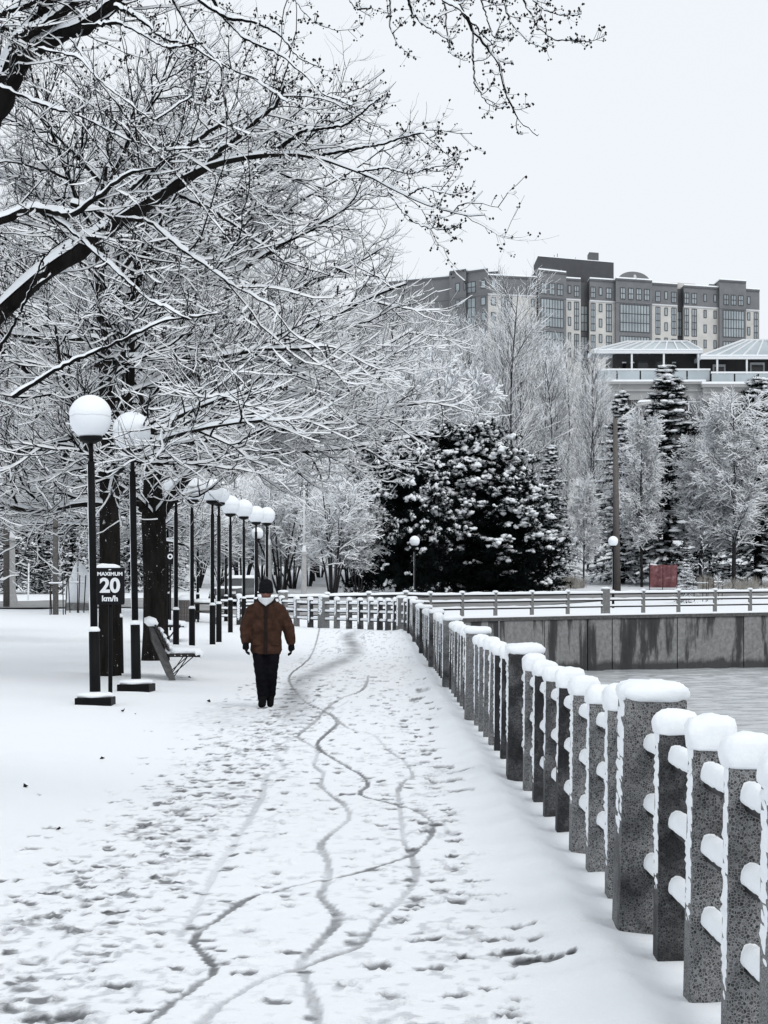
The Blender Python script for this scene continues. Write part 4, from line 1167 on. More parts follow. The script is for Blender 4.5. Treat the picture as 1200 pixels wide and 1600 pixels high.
q, H = ev_at(1042, 562, 165); evergreen('spruce_tree', 'tall dark spruce with a pointed top in front of the terrace railing', q, spv[0], H / 14, 1.4, .5, G3, 'needle_right')
q, H = ev_at(1184, 582, 164); evergreen('spruce_tree', 'tall dark spruce at the right edge of the picture', q, spv[0], H / 14, 1.4, 2.5, G3, 'needle_right')
q, H = ev_at(972, 603, 166); evergreen('spruce_tree', 'snow-bowed spruce with drooping white boughs behind the wooden light pole', q, spv[1], H / 14, .95, 1.3, G3, 'needle_right')
q, H = ev_at(862, 690, 166); evergreen('spruce_tree', 'small snow-covered spruce leaning on the right of the pines', q, spv[1], H / 14, 1.0, 3.3, G3, 'needle_right')
q, H = ev_at(1110, 720, 176); evergreen('spruce_tree', 'low spruce with dark skirts behind the pink panel', q, spv[2], H / 14, 1.15, 4.1, G3, 'needle_right')
q, H = ev_at(1230, 640, 178); evergreen('spruce_tree', 'spruce half out of frame beyond the right edge spruce', q, spv[2], H / 14, 1.1, .9, G3, 'needle_right')
q, H = ev_at(1000, 740, 178); evergreen('spruce_tree', 'low dark spruce right behind the wooden light pole', q, spv[2], H / 14, 1.1, 5.1, G3, 'needle_right')
q, H = ev_at(835, 800, 156); evergreen('spruce_tree', 'little spruce at the right foot of the pines', q, spv[1], H / 14, 1.5, 2.2, G3, 'needle_right')
G4 = 'dark evergreens beyond the road at the left'
for px, yt, d, k, rz, lab in ((15, 720, 128, 2, 0, 'dark evergreen behind the two left utility poles'), (62, 700, 132, 2, 2, 'dark evergreen between the left poles and the brown pole'), (112, 735, 128, 2, 4, 'dark evergreen behind the snow-covered boulder'), (205, 720, 134, 2, 1, 'dark evergreen seen between the two maple trunks'), (-40, 700, 130, 0, 3, 'dark evergreen at the left edge of the picture'), (262, 760, 138, 1, 3, 'snowy evergreen seen right of the forked maple trunk'), (160, 745, 140, 2, 5.2, 'dark evergreen hidden behind the first maple trunk')):
    q, H = ev_at(px, yt, d); evergreen('spruce_tree', lab, q, spv[k], H / 14, 1.15, rz, G4)
ts = spruce(404, 2.5, .85, 14, 8, 1.7, 9, .42)
q, H = ev_at(1073, 880, 134); evergreen('young_spruce', 'little snow-covered spruce with stakes in front of the pink panel', q, ts, H / 2.5, 1.0, 0, None, 'needle_right')

# ------------------------------------------------------------------ globe lamps
m, n, b = material('milky_globe', 0.4, 0.3)
b.inputs['Base Color'].default_value = (0.78, 0.81, 0.85, 1)
M['globe'] = m
def make_lamp(slab):
    t = bpy.data.objects.new('street_lamp', None); link(t); DZ = -.28
    p = add('pole', MB().cyl((0, 0, 1.0), (0, 0, 3.62 + DZ), .052, .048, 14).cyl((0, 0, 3.62 + DZ), (0, 0, 3.92 + DZ), .033, .033, 12).mesh('pole', True), M['black'], t)
    sl = add('sleeve', MB().cyl((0, 0, -.25), (0, 0, 1.0), .078, .074, 14).mesh('sleeve', True), M['black'], t)
    add('snow', MB().lathe([(.076, 1.002), (.085, 1.02), (.070, 1.05), (.052, 1.07)], 14).mesh('snow', True), M['snow'], sl, kind='stuff')
    # wind-blown snow clinging to one side of the pole
    vs, fs = [], []
    rr = random.Random(4)
    for i in range(40):
        z = 1.05 + 2.25 * i / 39
        tk = max(0.0, 0.008 + .012 * mnoise.noise(Vector((z * 4, 3, 1))))
        for g in (2.75, 3.15, 3.55): vs.append((math.cos(g) * (.0505 + (tk if g == 3.15 else 0)), -math.sin(g) * .051, z))
    for i in range(39):
        for j in range(2): fs.append((i * 3 + j, i * 3 + j + 1, i * 3 + j + 4, i * 3 + j + 3))
    add('snow', MB().add(vs, fs).mesh('snow', True), M['snow'], p, kind='stuff')
    add('collar', MB().lathe([(.05, 3.86), (.15, 3.90), (.165, 3.93), (.165, 3.96), (.05, 3.97)], 20, (0, 0, DZ)).mesh('collar', True), M['black'], t)
    R_ = .285; prof = [(.02, 3.965), (.15, 3.966)]
    for k in range(1, 19):
        a = -math.radians(58) + math.radians(148) * k / 18
        prof.append((max(.01, R_ * math.cos(a)), 4.205 + R_ * math.sin(a)))
    g = add('globe', MB().lathe(prof, 28, (0, 0, DZ)).mesh('globe', True), M['globe'], t)
    # snow sits on the upper half with a ragged lower edge
    vs, fs = [], []; n_ = 36; m_ = 11
    for i in range(m_):
        for k in range(n_):
            g_ = 2 * math.pi * k / n_
            a0 = math.radians(8) + .12 * mnoise.noise(Vector((math.cos(g_) * 1.6, math.sin(g_) * 1.6, 2))) + .05 * mnoise.noise(Vector((math.cos(g_) * 6, math.sin(g_) * 6, 7)))
            a = a0 + (math.pi / 2 - a0 - .02) * i / (m_ - 1)
            rad = R_ + (.004 if i == 0 else .010 + .035 * math.sin(a))
            vs.append((rad * math.cos(a), rad * math.sin(g_) * 0 + rad * math.cos(a) * 0, 0))
            vs[-1] = (rad * math.cos(a) * math.cos(g_), rad * math.cos(a) * math.sin(g_), 4.205 + DZ + rad * math.sin(a))
    for i in range(m_ - 1):
        for k in range(n_): fs.append((i * n_ + k, i * n_ + (k + 1) % n_, (i + 1) * n_ + (k + 1) % n_, (i + 1) * n_ + k))
    fs.append(tuple((m_ - 1) * n_ + k for k in range(n_)))
    add('snow_cap', MB().add(vs, fs).mesh('snow_cap', True), M['snow'], g, kind='stuff')
    if slab:
        s = add('base_slab', MB().box(-.25, .25, -.22, .22, -.12, .10).mesh('base_slab', bevel=.012), M['black'], t)
        add('snow', MB().lathe([(.245, .10), (.262, .125), (.25, .15), (.2, .165), (.085, .175)], 24).mesh('snow', True), M['snow'], s, kind='stuff', scale=(1.0, .88, 1))
    return t
lampA, lampB = make_lamp(True), make_lamp(False)
usedA = usedB = False
GL = 'black globe lamps along the path and road'
lamp_list = [
    (149, 1101, 1, 'nearest globe lamp, on a square black footing beside the speed limit sign'),
    (213, 1079, 1, 'second globe lamp on a square footing, between the sign and the bench'),
    (187, 1052, 0, 'globe lamp hidden against the right side of the first maple trunk'),
    (275, 1018, 0, 'globe lamp close behind the bench, just right of the forked maple'),
    (300, 1015, 0, 'globe lamp in front of the litter bin, behind the bench seat'),
    (332, 1007, 0, 'globe lamp left of a close pair, between the bin and the walker'),
    (342, 1003, 0, 'globe lamp right of a close pair, between the bin and the walker'),
    (360, 988, 0, 'globe lamp just left of the walker, tall above the path'),
    (381, 983, 0, 'globe lamp directly above the walker\'s right shoulder'),
    (400, 981, 0, 'globe lamp behind the walker\'s hat, half hidden by its neighbour'),
    (417, 980, 0, 'rightmost globe lamp of the row beside the path'),
    (309, 968, 0, 'small far globe lamp beside the litter bin'),
    (353, 971, 0, 'small far globe lamp seen between two nearer lamp poles'),
    (262, 968, 0, 'small far globe lamp peeping out behind the forked maple trunk'),
    (402, 958, 0, 'distant globe lamp above the walker, against the snowy trees'),
    (648, 951, 0, 'globe lamp across the canal in front of the dark pine'),
    (958, 950, 0, 'globe lamp across the canal beside the wooden light pole'),
]
for px, py, slab, lab in lamp_list:
    q = hit(px, py, 20)
    if slab: o = lampA if not usedA else copy_tree(lampA); usedA = True
    else: o = lampB if not usedB else copy_tree(lampB); usedB = True
    o.location = q; o.rotation_euler = (0, math.radians(-1.0) if px < 250 else 0, random.uniform(-.2, .2))
    tag(o, lab, 'street lamp', GL)

# ------------------------------------------------------------------ speed limit sign
q = hit(172, 1098, 20)
sg = thing('speed_sign', 'black MAXIMUM 20 km/h speed limit sign on a thin black post', 'sign', q)
k = F / q.y
def zpx(py): return EYE + (HY - py) / k - q.z
add('post', MB().cyl((0, .03, -.25), (0, .03, zpx(893)), .030, .030, 10).mesh('post', True), M['black'], sg)
w2 = 23 / k; zt, zb = zpx(887), zpx(945); zc = (zt + zb) / 2
mb = MB(); ol = []
for cx_, cz_, a0 in ((w2 - .03, zt - .03, 0), (-w2 + .03, zt - .03, 90), (-w2 + .03, zb + .03, 180), (w2 - .03, zb + .03, 270)):
    for s_ in range(5):
        a = math.radians(a0 + 22.5 * s_); ol.append((cx_ + .03 * math.cos(a), cz_ + .03 * math.sin(a)))
mb.prism(ol, -.02, -.004)
pn = add('sign_panel', mb.mesh('sign_panel'), M['black_paint'], sg)
def text(name, s, size, x, z, parent, mat, y=-.0225, bold=0.0, wide=1.0):
    c = bpy.data.curves.new(name, 'FONT'); c.body = s; c.size = size; c.align_x = 'CENTER'; c.align_y = 'CENTER'; c.extrude = .0012; c.offset = bold; c.resolution_u = 4
    o = bpy.data.objects.new(name, c); link(o)
    dg = bpy.context.evaluated_depsgraph_get(); dg.update()
    me = bpy.data.meshes.new_from_object(o.evaluated_get(dg)); bpy.data.objects.remove(o)
    return add(name, me, mat, parent, (x, y, z), rot=(math.radians(90), 0, 0), scale=(wide, 1, 1))
text('lettering', 'MAXIMUM', 7.6 / k, 0, zpx(897.0), pn, M['white_paint'], bold=.0028, wide=1.12)
text('lettering', '20', 31 / k, 0, zpx(915.8), pn, M['white_paint'], bold=.010, wide=1.02)
text('lettering', 'km/h', 12 / k, 0, zpx(935.5), pn, M['white_paint'], bold=.004, wide=1.04)
add('emblem', MB().prism([(-.02, zpx(890.8)), (.012, zpx(890.8)), (.02, zpx(889.2)), (.006, zpx(889.6)), (-.012, zpx(889.2))], -.0235, -.0205).mesh('emblem'), M['white_paint'], pn)
vs, fs = [], []
for i in range(11):
    t = i / 10; x = -w2 + 1.7 * w2 * t; h = (.02 + .045 * math.sin(math.pi * min(1, t * 1.05)) + .01 * math.sin(9 * t))
    for dy, dz in ((-.03, 0), (-.035, h * .6), (-.01, h), (.02, h * .6), (.02, 0)): vs.append((x, dy, zt + dz - .002))
for i in range(10):
    for j in range(4): fs.append((i * 5 + j, i * 5 + j + 1, i * 5 + j + 6, i * 5 + j + 5))
fs += [(0, 1, 2, 3, 4), (54, 53, 52, 51, 50)]
add('snow', MB().add(vs, fs).mesh('snow', True), M['snow'], pn, kind='stuff')
# small far sign on a pole
q = hit(266, 985, 40); kk = F / q.y
s2 = thing('small_sign', 'small black sign with a white disc on a pole behind the bench lamp', 'sign', q)
h0 = EYE + (HY - 862) / kk - q.z; h1 = EYE + (HY - 882) / kk - q.z
add('post', MB().cyl((0, .03, -.2), (0, .03, h0), .03, n=8).mesh('post', True), M['black'], s2)
pn2 = add('sign_panel', MB().box(-.14, .14, -.02, 0, h1, h0).mesh('sign_panel', bevel=.005), M['black_paint'], s2)
add('disc', MB().cyl((0, -.021, (h0 + h1) / 2 + .05), (0, -.026, (h0 + h1) / 2 + .05), .085, n=20).mesh('disc'), M['white_paint'], pn2)
add('symbol', MB().cyl((0, -.0262, (h0 + h1) / 2 + .05), (0, -.031, (h0 + h1) / 2 + .05), .042, n=16).mesh('symbol'), M['black_paint'], pn2)

# ------------------------------------------------------------------ benches
def make_bench():
    t = bpy.data.objects.new('park_bench', None); link(t)
    # local: +x faces the path, y along the seat
    for y in (-.8, .72):
        add('leg', MB().prism([(-.06, 0), (.05, 0), (-.02, .22), (-.10, .42), (-.31, .86), (-.37, .86), (-.33, .62), (-.19, .30)], y, y + .10).mesh('leg', bevel=.008), M['concrete_dark'], t)
        add('strut', MB().bar((-.01, y + .05, .08), (.34, y + .05, .385), .016).bar((-.0, y + .08, .02), (.24, y + .08, .375), .016).mesh('strut'), M['iron'], t)
        add('bracket', MB().box(-.10, .42, y + .02, y + .07, .375, .395).mesh('bracket'), M['iron'], t)
    for i in range(5):
        x = -.06 + .105 * i; z = .40 - (.025 if i == 4 else 0)
        add('seat_slat', MB().box(x, x + .085, -.92, .92, z, z + .035).mesh('seat_slat', bevel=.005), M['dark_wood'], t)
    for i in range(5):
        z = .47 + .092 * i; x = -.055 - (z - .42) * .52
        add('back_slat', MB().hexa([(x, -.92, z), (x + .035, -.92, z), (x + .035, .92, z), (x, .92, z), (x - .035, -.92, z + .07), (x, -.92, z + .07), (x, .92, z + .07), (x - .035, .92, z + .07)]).mesh('back_slat'), M['dark_wood'], t)
    def lump(prof, name, seed, t_):
        vs, fs = [], []; n_ = 24; m_ = len(prof)
        for i in range(n_):
            y = -.94 + 1.88 * i / (n_ - 1); e = min(1, min(i, n_ - 1 - i) / 1.5 + .55)
            cx_ = sum(p[0] for p in prof) / m_; cz_ = sum(p[1] for p in prof) / m_
            for x, z in prof:
                nz = mnoise.noise(Vector((x * 8, y * 5, z * 8 + seed)))
                vs.append((cx_ + (x - cx_) * (e + .12 * nz), y, cz_ + (z - cz_) * (e + .12 * nz)))
        for i in range(n_ - 1):
            for j in range(m_): fs.append((i * m_ + j, i * m_ + (j + 1) % m_, (i + 1) * m_ + (j + 1) % m_, (i + 1) * m_ + j))
        fs += [tuple(range(m_ - 1, -1, -1)), tuple((n_ - 1) * m_ + j for j in range(m_))]
        add(name, MB().add(vs, fs).mesh(name, True), M['snow'], t_, kind='stuff')
    lump([(-.08, .43), (-.075, .53), (.05, .545), (.25, .54), (.42, .52), (.50, .46), (.49, .38), (.44, .36), (.43, .432)], 'snow', 1, t)
    lump([(-.26, .88), (-.40, .88), (-.45, .93), (-.44, 1.0), (-.36, 1.03), (-.27, 1.0), (-.23, .93)], 'snow', 4, t)
    for i in range(4):
        z = .50 + .092 * i; x = -.02 - (z - .42) * .52
        lump([(x, z), (x + .05, z + .0), (x + .065, z + .03), (x + .04, z + .065), (x - .01, z + .07)], 'snow', 7 + i, t)
    return t
bench = make_bench(); tag(bench, 'snow-covered slatted bench with slanted concrete ends beside the forked maple', 'bench', 'benches')
q = hit(268, 1060, 20); bench.location = q; bench.rotation_euler = (0, 0, math.radians(7)); bench.scale = (1.03,) * 3
b2 = copy_tree(bench); tag(b2, 'second snow-covered bench half hidden behind the forked maple trunk', 'bench', 'benches')
q = hit(262, 1002, 30); b2.location = q; b2.rotation_euler = (0, 0, math.radians(4))

# ------------------------------------------------------------------ litter bin, picnic table
q = hit(291, 971, 40); kk = F / q.y
bn = thing('litter_bin', 'round wooden-slatted litter bin topped with snow among the lamp poles', 'litter bin', q)
add('body', MB().lathe([(.235, 0), (.25, .05), (.25, .78), (.235, .80)], 20).mesh('body'), M['dark_wood'], bn)
sl = MB().hexa([(-.04, -.285, .02), (.04, -.285, .02), (.04, -.252, .02), (-.04, -.252, .02), (-.04, -.285, .82), (.04, -.285, .82), (.04, -.252, .82), (-.04, -.252, .82)]).mesh('slat')
for i in range(18): add('slat', sl, M['wood_pole'], bn, rot=(0, 0, i * math.tau / 18))
add('snow_cap', MB().lathe([(.27, .80), (.31, .84), (.30, .92), (.22, .99), (.08, 1.02), (.01, 1.02)], 20).mesh('snow_cap', True), M['snow'], bn, kind='stuff')
q = hit(322, 972, 40)
tb = thing('picnic_table', 'snow-covered picnic table on black legs beyond the litter bin', 'table', q, .3)
add('table_top', MB().box(-.5, .5, -.4, .4, .68, .73).mesh('table_top', bevel=.01), M['dark_wood'], tb)
for x in (-.38, .38): add('leg', MB().bar((x, -.34, 0), (x, .1, .68), .06).bar((x, .34, 0), (x, -.1, .68), .06).mesh('leg'), M['iron'], tb)
for y in (-.68, .68): add('seat', MB().box(-.5, .5, y - .12, y + .12, .40, .44).bar((-.38, y, .40), (-.38, 0, .38), .05).bar((.38, y, .40), (.38, 0, .38), .05).mesh('seat'), M['dark_wood'], tb)
add('snow', MB().lathe([(.50, .732), (.53, .78), (.48, .86), (.3, .90), (.02, .91)], 20).mesh('snow', True), M['snow'], tb, kind='stuff', scale=(1, .85, 1))

# ------------------------------------------------------------------ utility poles and street lights
q = hit(10, 950, 40); kk = F / q.y
up = thing('utility_pole', 'thick weathered grey utility pole at the left edge', 'utility pole', q)
add('shaft', MB().cyl((0, 0, -.4), (0, 0, 11), 5.2 / kk, 3.6 / kk, 12).mesh('shaft', True), M['wood_pole'], up)
add('band', MB().cyl((0, 0, 2.6), (0, 0, 2.66), 5.4 / kk, n=12).mesh('band', True), M['iron'], up)
q = hit(87, 960, 40); kk = F / q.y
up2 = thing('utility_pole', 'brown wooden utility pole standing behind the staked saplings', 'utility pole', q)
add('shaft', MB().cyl((0, 0, -.4), (0, 0, 9.5), 4.6 / kk, 3.2 / kk, 12).mesh('shaft', True), M['wood_pole'], up2)
add('band', MB().cyl((0, 0, 3.2), (0, 0, 3.26), 4.7 / kk, n=12).mesh('band', True), M['iron'], up2)
def fluted_light(px, py, label, d=None, arm=1, s=1.0):
    q = on(px, d) if d else hit(px, py, 60)
    t = thing('fluted_street_light', label, 'street light', q, 0, 'fluted white street lights')
    vs, fs = [], []; n_ = 16
    prof = [(.44, 0), (.42, .25), (.34, .55), (.30, .62), (.29, .70), (.26, 1.2), (.22, 3.0), (.20, 3.35), (.25, 3.42), (.25, 3.52), (.19, 3.58)]
    add('shaft', MB().lathe(prof, n_).mesh('shaft'), M['concrete'], t)
    add('collar', MB().lathe([(.18, 3.58), (.24, 3.62), (.24, 3.74), (.17, 3.80), (.19, 3.92), (.11, 4.02), (.06, 4.05)], n_).mesh('collar', True), M['white_metal'], t)
    add('mast', MB().cyl((0, 0, 4.0), (0, 0, 8.3), .075, .06, 10).mesh('mast', True), M['white_metal'], t)
    pts = [(0, 0, 8.2), (.25 * arm, 0, 8.75), (.8 * arm, 0, 9.0), (1.5 * arm, 0, 9.05)]
    mb = MB()
    for a_, c_ in zip(pts[:-1], pts[1:]): mb.cyl(a_, c_, .05, .05, 8)
    ar = add('arm', mb.mesh('arm', True), M['white_metal'], t)
    add('luminaire', MB().hexa([(1.35 * arm, -.14, 8.98), (2.1 * arm, -.12, 9.0), (2.1 * arm, .12, 9.0), (1.35 * arm, .14, 8.98), (1.4 * arm, -.08, 9.14), (2.05 * arm, -.07, 9.1), (2.05 * arm, .07, 9.1), (1.4 * arm, .08, 9.14)]).mesh('luminaire', bevel=.03), M['concrete'], ar)
    add('snow', MB().cyl((.6 * arm, 0, 9.03), (2.0 * arm, 0, 9.17), .07, .09, 8).mesh('snow', True), M['snow'], ar, kind='stuff')
    t.scale = (s * .72, s * .72, s)
    return t
fluted_light(475, 928, 'fluted white street light with its arm reaching right, left of the pine', d=128, s=.90)
fluted_light(421, 935, 'fluted white street light mostly hidden behind the rightmost path lamp', d=143, s=.9)
fluted_light(19, 950, 'fluted white street light beside the thick pole at the left edge', d=96, arm=-1, s=.82)
q = on(964, 149); kk = F / q.y
wp = thing('wooden_light_pole', 'tall grey wooden pole with a slanted arm and street light below the terrace', 'street light', q)
zz = lambda py: EYE + (HY - py) / kk - q.z
add('shaft', MB().cyl((0, 0, -.4), (-.12, 0, zz(654)), 6.4 / kk, 3.4 / kk, 12).mesh('shaft', True), M['wood_pole'], wp)
ar = add('arm', MB().cyl((-.08, 0, zz(660)), (30 / kk, -.3, zz(636)), .055, .05, 8).mesh('arm', True), M['white_metal'], wp)
add('luminaire', MB().hexa([(28 / kk, -.5, zz(636)), (54 / kk, -.5, zz(631)), (54 / kk, -.15, zz(631)), (28 / kk, -.15, zz(636)), (32 / kk, -.42, zz(631)), (50 / kk, -.42, zz(627)), (50 / kk, -.22, zz(627)), (32 / kk, -.22, zz(631))]).mesh('luminaire', bevel=.03), M['concrete'], ar)
add('snow', MB().hexa([(30 / kk, -.46, zz(630)), (54 / kk, -.46, zz(628)), (54 / kk, -.18, zz(628)), (30 / kk, -.18, zz(630)), (34 / kk, -.4, zz(626)), (50 / kk, -.4, zz(625)), (50 / kk, -.24, zz(625)), (34 / kk, -.24, zz(626))]).mesh('snow', bevel=.05), M['snow'], ar, kind='stuff')

# ------------------------------------------------------------------ boulder, stakes, saplings, panel
q = hit(118, 953, 60); kk = F / q.y
bo = thing('boulder', 'pointed snow-covered boulder on a flat stone base behind the stakes', 'boulder', q)
def rock(w, h, seed, zoff=0, taper=.6, n_=22, m_=12):
    vs, fs = [], []
    for i in range(m_):
        t = i / (m_ - 1)
        for k in range(n_):
            g = 2 * math.pi * k / n_
            rr = w * (1 - t ** 1.6 * taper) * math.sqrt(max(0, 1 - max(0, (t - .75) / .25) ** 2 * .97))
            p = Vector((rr * math.cos(g), rr * math.sin(g) * .8, zoff + h * t)); nz = mnoise.noise(p * 1.6 + Vector((seed, 0, 0)))
            vs.append(p * 1.0 + Vector((math.cos(g), math.sin(g), .3)) * nz * .14)
    for i in range(m_ - 1):
        for k in range(n_): fs.append((i * n_ + k, i * n_ + (k + 1) % n_, (i + 1) * n_ + (k + 1) % n_, (i + 1) * n_ + k))
    fs += [tuple(range(n_ - 1, -1, -1)), tuple((m_ - 1) * n_ + k for k in range(n_))]
    return MB().add(vs, fs).mesh('x', True)
stone = rock(20 / kk, 40 / kk, 3); stone.name = 'stone'; add('stone', stone, M['concrete_mid'], bo, (.1, .3, -.2))
base_ = MB().hexa([(-.45, -.75, -.3), (.55, -.7, -.3), (.6, .5, -.3), (-.5, .5, -.3), (-.42, -.70, .30), (.5, -.66, .26), (.55, .5, .3), (-.45, .5, .3)]).mesh('base_stone', bevel=.05)
add('base_stone', base_, M['concrete_mid'], bo, (.1, 0, 0))
sn = rock(22 / kk, 68 / kk, 8, .22, .72); sn.name = 'snow_cap'; add('snow_cap', sn, M['snow'], bo, (.1, .22, 0), kind='stuff')
def staked(loc, H, label, n_=4, rad=.35, group=None):
    t = thing('staked_sapling', label, 'sapling', loc, .4, group)
    r = np.random.default_rng(int(loc.x * 10) & 255)
    P, R = resample([(0, 0, -.2), (.02, 0, H * .5), (.03, .02, H)], 8, [.025, .018, .006]); g = Geo(); tubes(g, P, R, 5)
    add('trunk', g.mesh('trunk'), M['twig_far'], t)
    A, RA = grow(r, P, R, 10, .35, .95, .4, .8, .4, .9, 5, .008, .4, (.05, .08), .1); g = Geo(); gs_ = Geo(); tubes(g, A, RA, 3); snow_on(gs_, r, A, RA, .035, .01, 3)
    B_, RB = grow(r, A, RA, 4, .3, 1, .4, .8, .15, .35, 4, .006, .4, (.05, .08), .1); tubes(g, B_, RB, 3); snow_on(gs_, r, B_, RB, .03, .01, 3)
    c = add('crown', g.mesh('crown'), M['twig_far'], t); add('snow', gs_.mesh('snow'), M['snow'], c, kind='stuff')
    tops = []
    for i in range(n_):
        a = i * math.tau / n_ + .4; x, y = rad * math.cos(a), rad * math.sin(a)
        s = MB().cyl((x, y, -.2), (x * 1.15 + .05 * (-1) ** i, y * 1.1, 1.45 + .1 * (i % 2)), .022, n=6).mesh('stake'); tops.append((x * 1.12, y * 1.08, 1.15))
        add('stake', s, M['dark_wood'], t)
    for i in range(n_ - 1):
        tie = add('tie', MB().cyl(tops[i], tops[i + 1], .008, n=5).mesh('tie'), M['iron'], t)
        add('snow', MB().bar(Vector(tops[i]) + Vector((0, 0, .03)), Vector(tops[i + 1]) + Vector((0, 0, .03)), .03, .05).mesh('snow'), M['snow'], tie, kind='stuff')
    return t
GS = 'staked saplings'
staked(hit(90, 960, 50), 2.6, 'staked sapling in front of the brown utility pole', 4, .35, GS)
staked(hit(121, 957, 50), 2.9, 'staked sapling in front of the snow-covered boulder', 3, .30, GS)
staked(hit(1098, 940, 100), 4.6, 'tall thin staked sapling right of the little spruce across the canal', 3, .5, GS)
staked(hit(1122, 938, 100), 1.6, 'low staked sapling farthest right across the canal', 2, .4, GS)
q = hit(44, 938, 60); kk = F / q.y
wm = thing('marker_post', 'thin white marker post before the dark evergreens at the left', 'post', q)
add('shaft', MB().cyl((0, 0, -.2), (.03, 0, 58 / kk), .045, .04, 8).mesh('shaft', True), M['white_metal'], wm)
add('cap', MB().cyl((.03, 0, 58 / kk), (.03, 0, 60 / kk), .05, n=8).mesh('cap'), M['concrete_mid'], wm)
q = on(1036, 156); kk = F / q.y
m, n, b = material('faded_pink_mesh', 0.85, 0.1)
t_ = noise_tex(n, 3, 6, .6); n.links.new(ramp(n, t_, [(.3, (.11, .045, .050)), (.55, (.19, .085, .09)), (.75, (.40, .27, .28))]), b.inputs['Base Color']); M['pink'] = m
pk = thing('site_panel', 'faded pink netting panel on posts behind the little spruce', 'panel', q)
h0 = (HY - 882) / kk + EYE - q.z; h1 = max(.0, (HY - 918) / kk + EYE - q.z)
for x0, x1 in ((-21, -1), (0, 22)):
    vs, fs = [], []
    for i in range(9):
        t = i / 8
        for j in range(6):
            s_ = j / 5; vs.append(((x0 + (x1 - x0) * t) / kk, .08 * math.sin(t * 7 + x0) + .04 * math.sin(s_ * 5), h1 + (h0 - h1) * s_ - .06 * math.sin(t * math.pi) * s_))
    for i in range(8):
        for j in range(5): fs.append((i * 6 + j, i * 6 + 6 + j, i * 6 + 7 + j, i * 6 + j + 1))
    me = MB().add(vs, fs).mesh('netting', True); o = add('netting', me, M['pink'], pk); md = o.modifiers.new('t', 'SOLIDIFY'); md.thickness = .02
for x in (-21, -.5, 22): add('post', MB().cyl((x / kk, .1, -.3), (x / kk, .1, h0 + .15), .03, n=8).mesh('post'), M['iron'], pk)
# low dry grass clumps poking out of the snow on the far bank
gg = Geo(); r = np.random.default_rng(3)
for px, d, wpx in ((895, 158, 30), (1165, 156, 70), (1110, 158, 30)):
    for i in range(26):
        q = on(px + r.uniform(-.5, .5) * wpx, d + r.uniform(-1, 1))
        n_ = 14; P = np.array([q[:]] * n_) + r.normal(0, .12, (n_, 3)) * np.array([1, 1, 0]); dd = nrm(np.stack([r.normal(0, .35, n_), r.normal(0, .35, n_), np.ones(n_)], 1)); L = r.uniform(.4, 1.1, (n_, 1))
        P = P[:, None, :] + dd[:, None, :] * (L * np.linspace(0, 1, 3)[None])[..., None]; tubes(gg, P, np.full((n_, 3), .014) * np.array([1, .8, .3]), 3)
tag(add('dry_grass', gg.mesh('dry_grass'), plain('dry_grass', (.42, .40, .37), .9, .1)), 'tufts of pale dry grass poking through the snow on the far bank', 'grass', kind='stuff')

# dead leaves and bits lying on the snow
lf = MB().add([(-.05, 0, .01), (0, -.025, .03), (.05, 0, .012), (0, .03, .04), (.0, 0, .0)], [(0, 1, 4), (1, 2, 4), (2, 3, 4), (3, 0, 4)]).mesh('fallen_leaf'); lf.materials.append(M['bud'])
for px, py, s_, lab in ((193, 1113, 1.1, 'curled dead leaf on the snow right of the nearest lamp footing'), (326, 1098, .9, 'dead leaf on open snow between the second lamp and the walker'), (212, 1117, .5, 'tiny dark bit on the snow right of the curled leaf'), (296, 1060, .8, 'dead leaf on the snow beside the bench foot'), (40, 1233, .8, 'dead leaf at the far left of the open snow'), (160, 1188, .6, 'dead leaf on the snow in front of the lamp footings'), (92, 1300, .5, 'small dead leaf on the snow near the trampled edge')):
    q = hit(px, py, 8); o = add('fallen_leaf', lf, None, None, (q.x, q.y, q.z + .006)); o.rotation_euler = (.3, .2, px); o.scale = (s_,) * 3
    tag(o, lab, 'leaf', 'dead leaves on the snow')

# ------------------------------------------------------------------ parked car beyond the railing
q = on(374, 116); q.z += .05
car = thing('parked_car', 'dark parked car with a snow-covered roof behind the walker and lamp poles', 'car', q, math.radians(-20))
M['car_paint'] = plain('grey_car_paint', (.05, .052, .056), .35, .5, .1)
M['car_glass'] = plain('car_glass', (.03, .032, .035), .15, .5, .1)
sec = [(-2.2, .45, .80, .70), (-2.05, .28, .90, .80), (-1.2, .25, .92, .84), (-.5, .25, .95, .86), (.6, .25, .98, .86), (1.7, .25, .98, .84), (2.1, .32, .94, .80), (2.2, .5, .85, .70)]
vs, fs = [], []
for y, z0, z1, w in sec:
    for x, z in ((-w, z0), (-w * 1.04, (z0 + z1) / 2), (-w * .94, z1), (w * .94, z1), (w * 1.04, (z0 + z1) / 2), (w, z0)): vs.append((x, y, z))
for i in range(len(sec) - 1):
    for j in range(6): fs.append((i * 6 + j, i * 6 + (j + 1) % 6, i * 6 + 6 + (j + 1) % 6, i * 6 + 6 + j))
fs += [tuple(range(5, -1, -1)), tuple(len(vs) - 6 + j for j in range(6))]
body = add('body', MB().add(vs, fs).mesh('body', True), M['car_paint'], car)
cab = [(-.95, .78, .93), (-.25, .66, 1.44), (1.1, .66, 1.46), (1.75, .76, .96)]
vs = [(sx_ * w, y, z) for y, w, z in cab for sx_ in (-1, 1)] + [(-.80, -.95, .9), (.80, -.95, .9), (.8, 1.8, .9), (-.8, 1.8, .9)]
add('cabin', MB().add(vs, [(0, 1, 3, 2), (2, 3, 5, 4), (4, 5, 7, 6), (0, 2, 4, 6), (7, 5, 3, 1), (0, 6, 11, 8), (1, 9, 10, 7), (0, 8, 9, 1), (6, 7, 10, 11)]).mesh('cabin'), M['car_glass'], car)
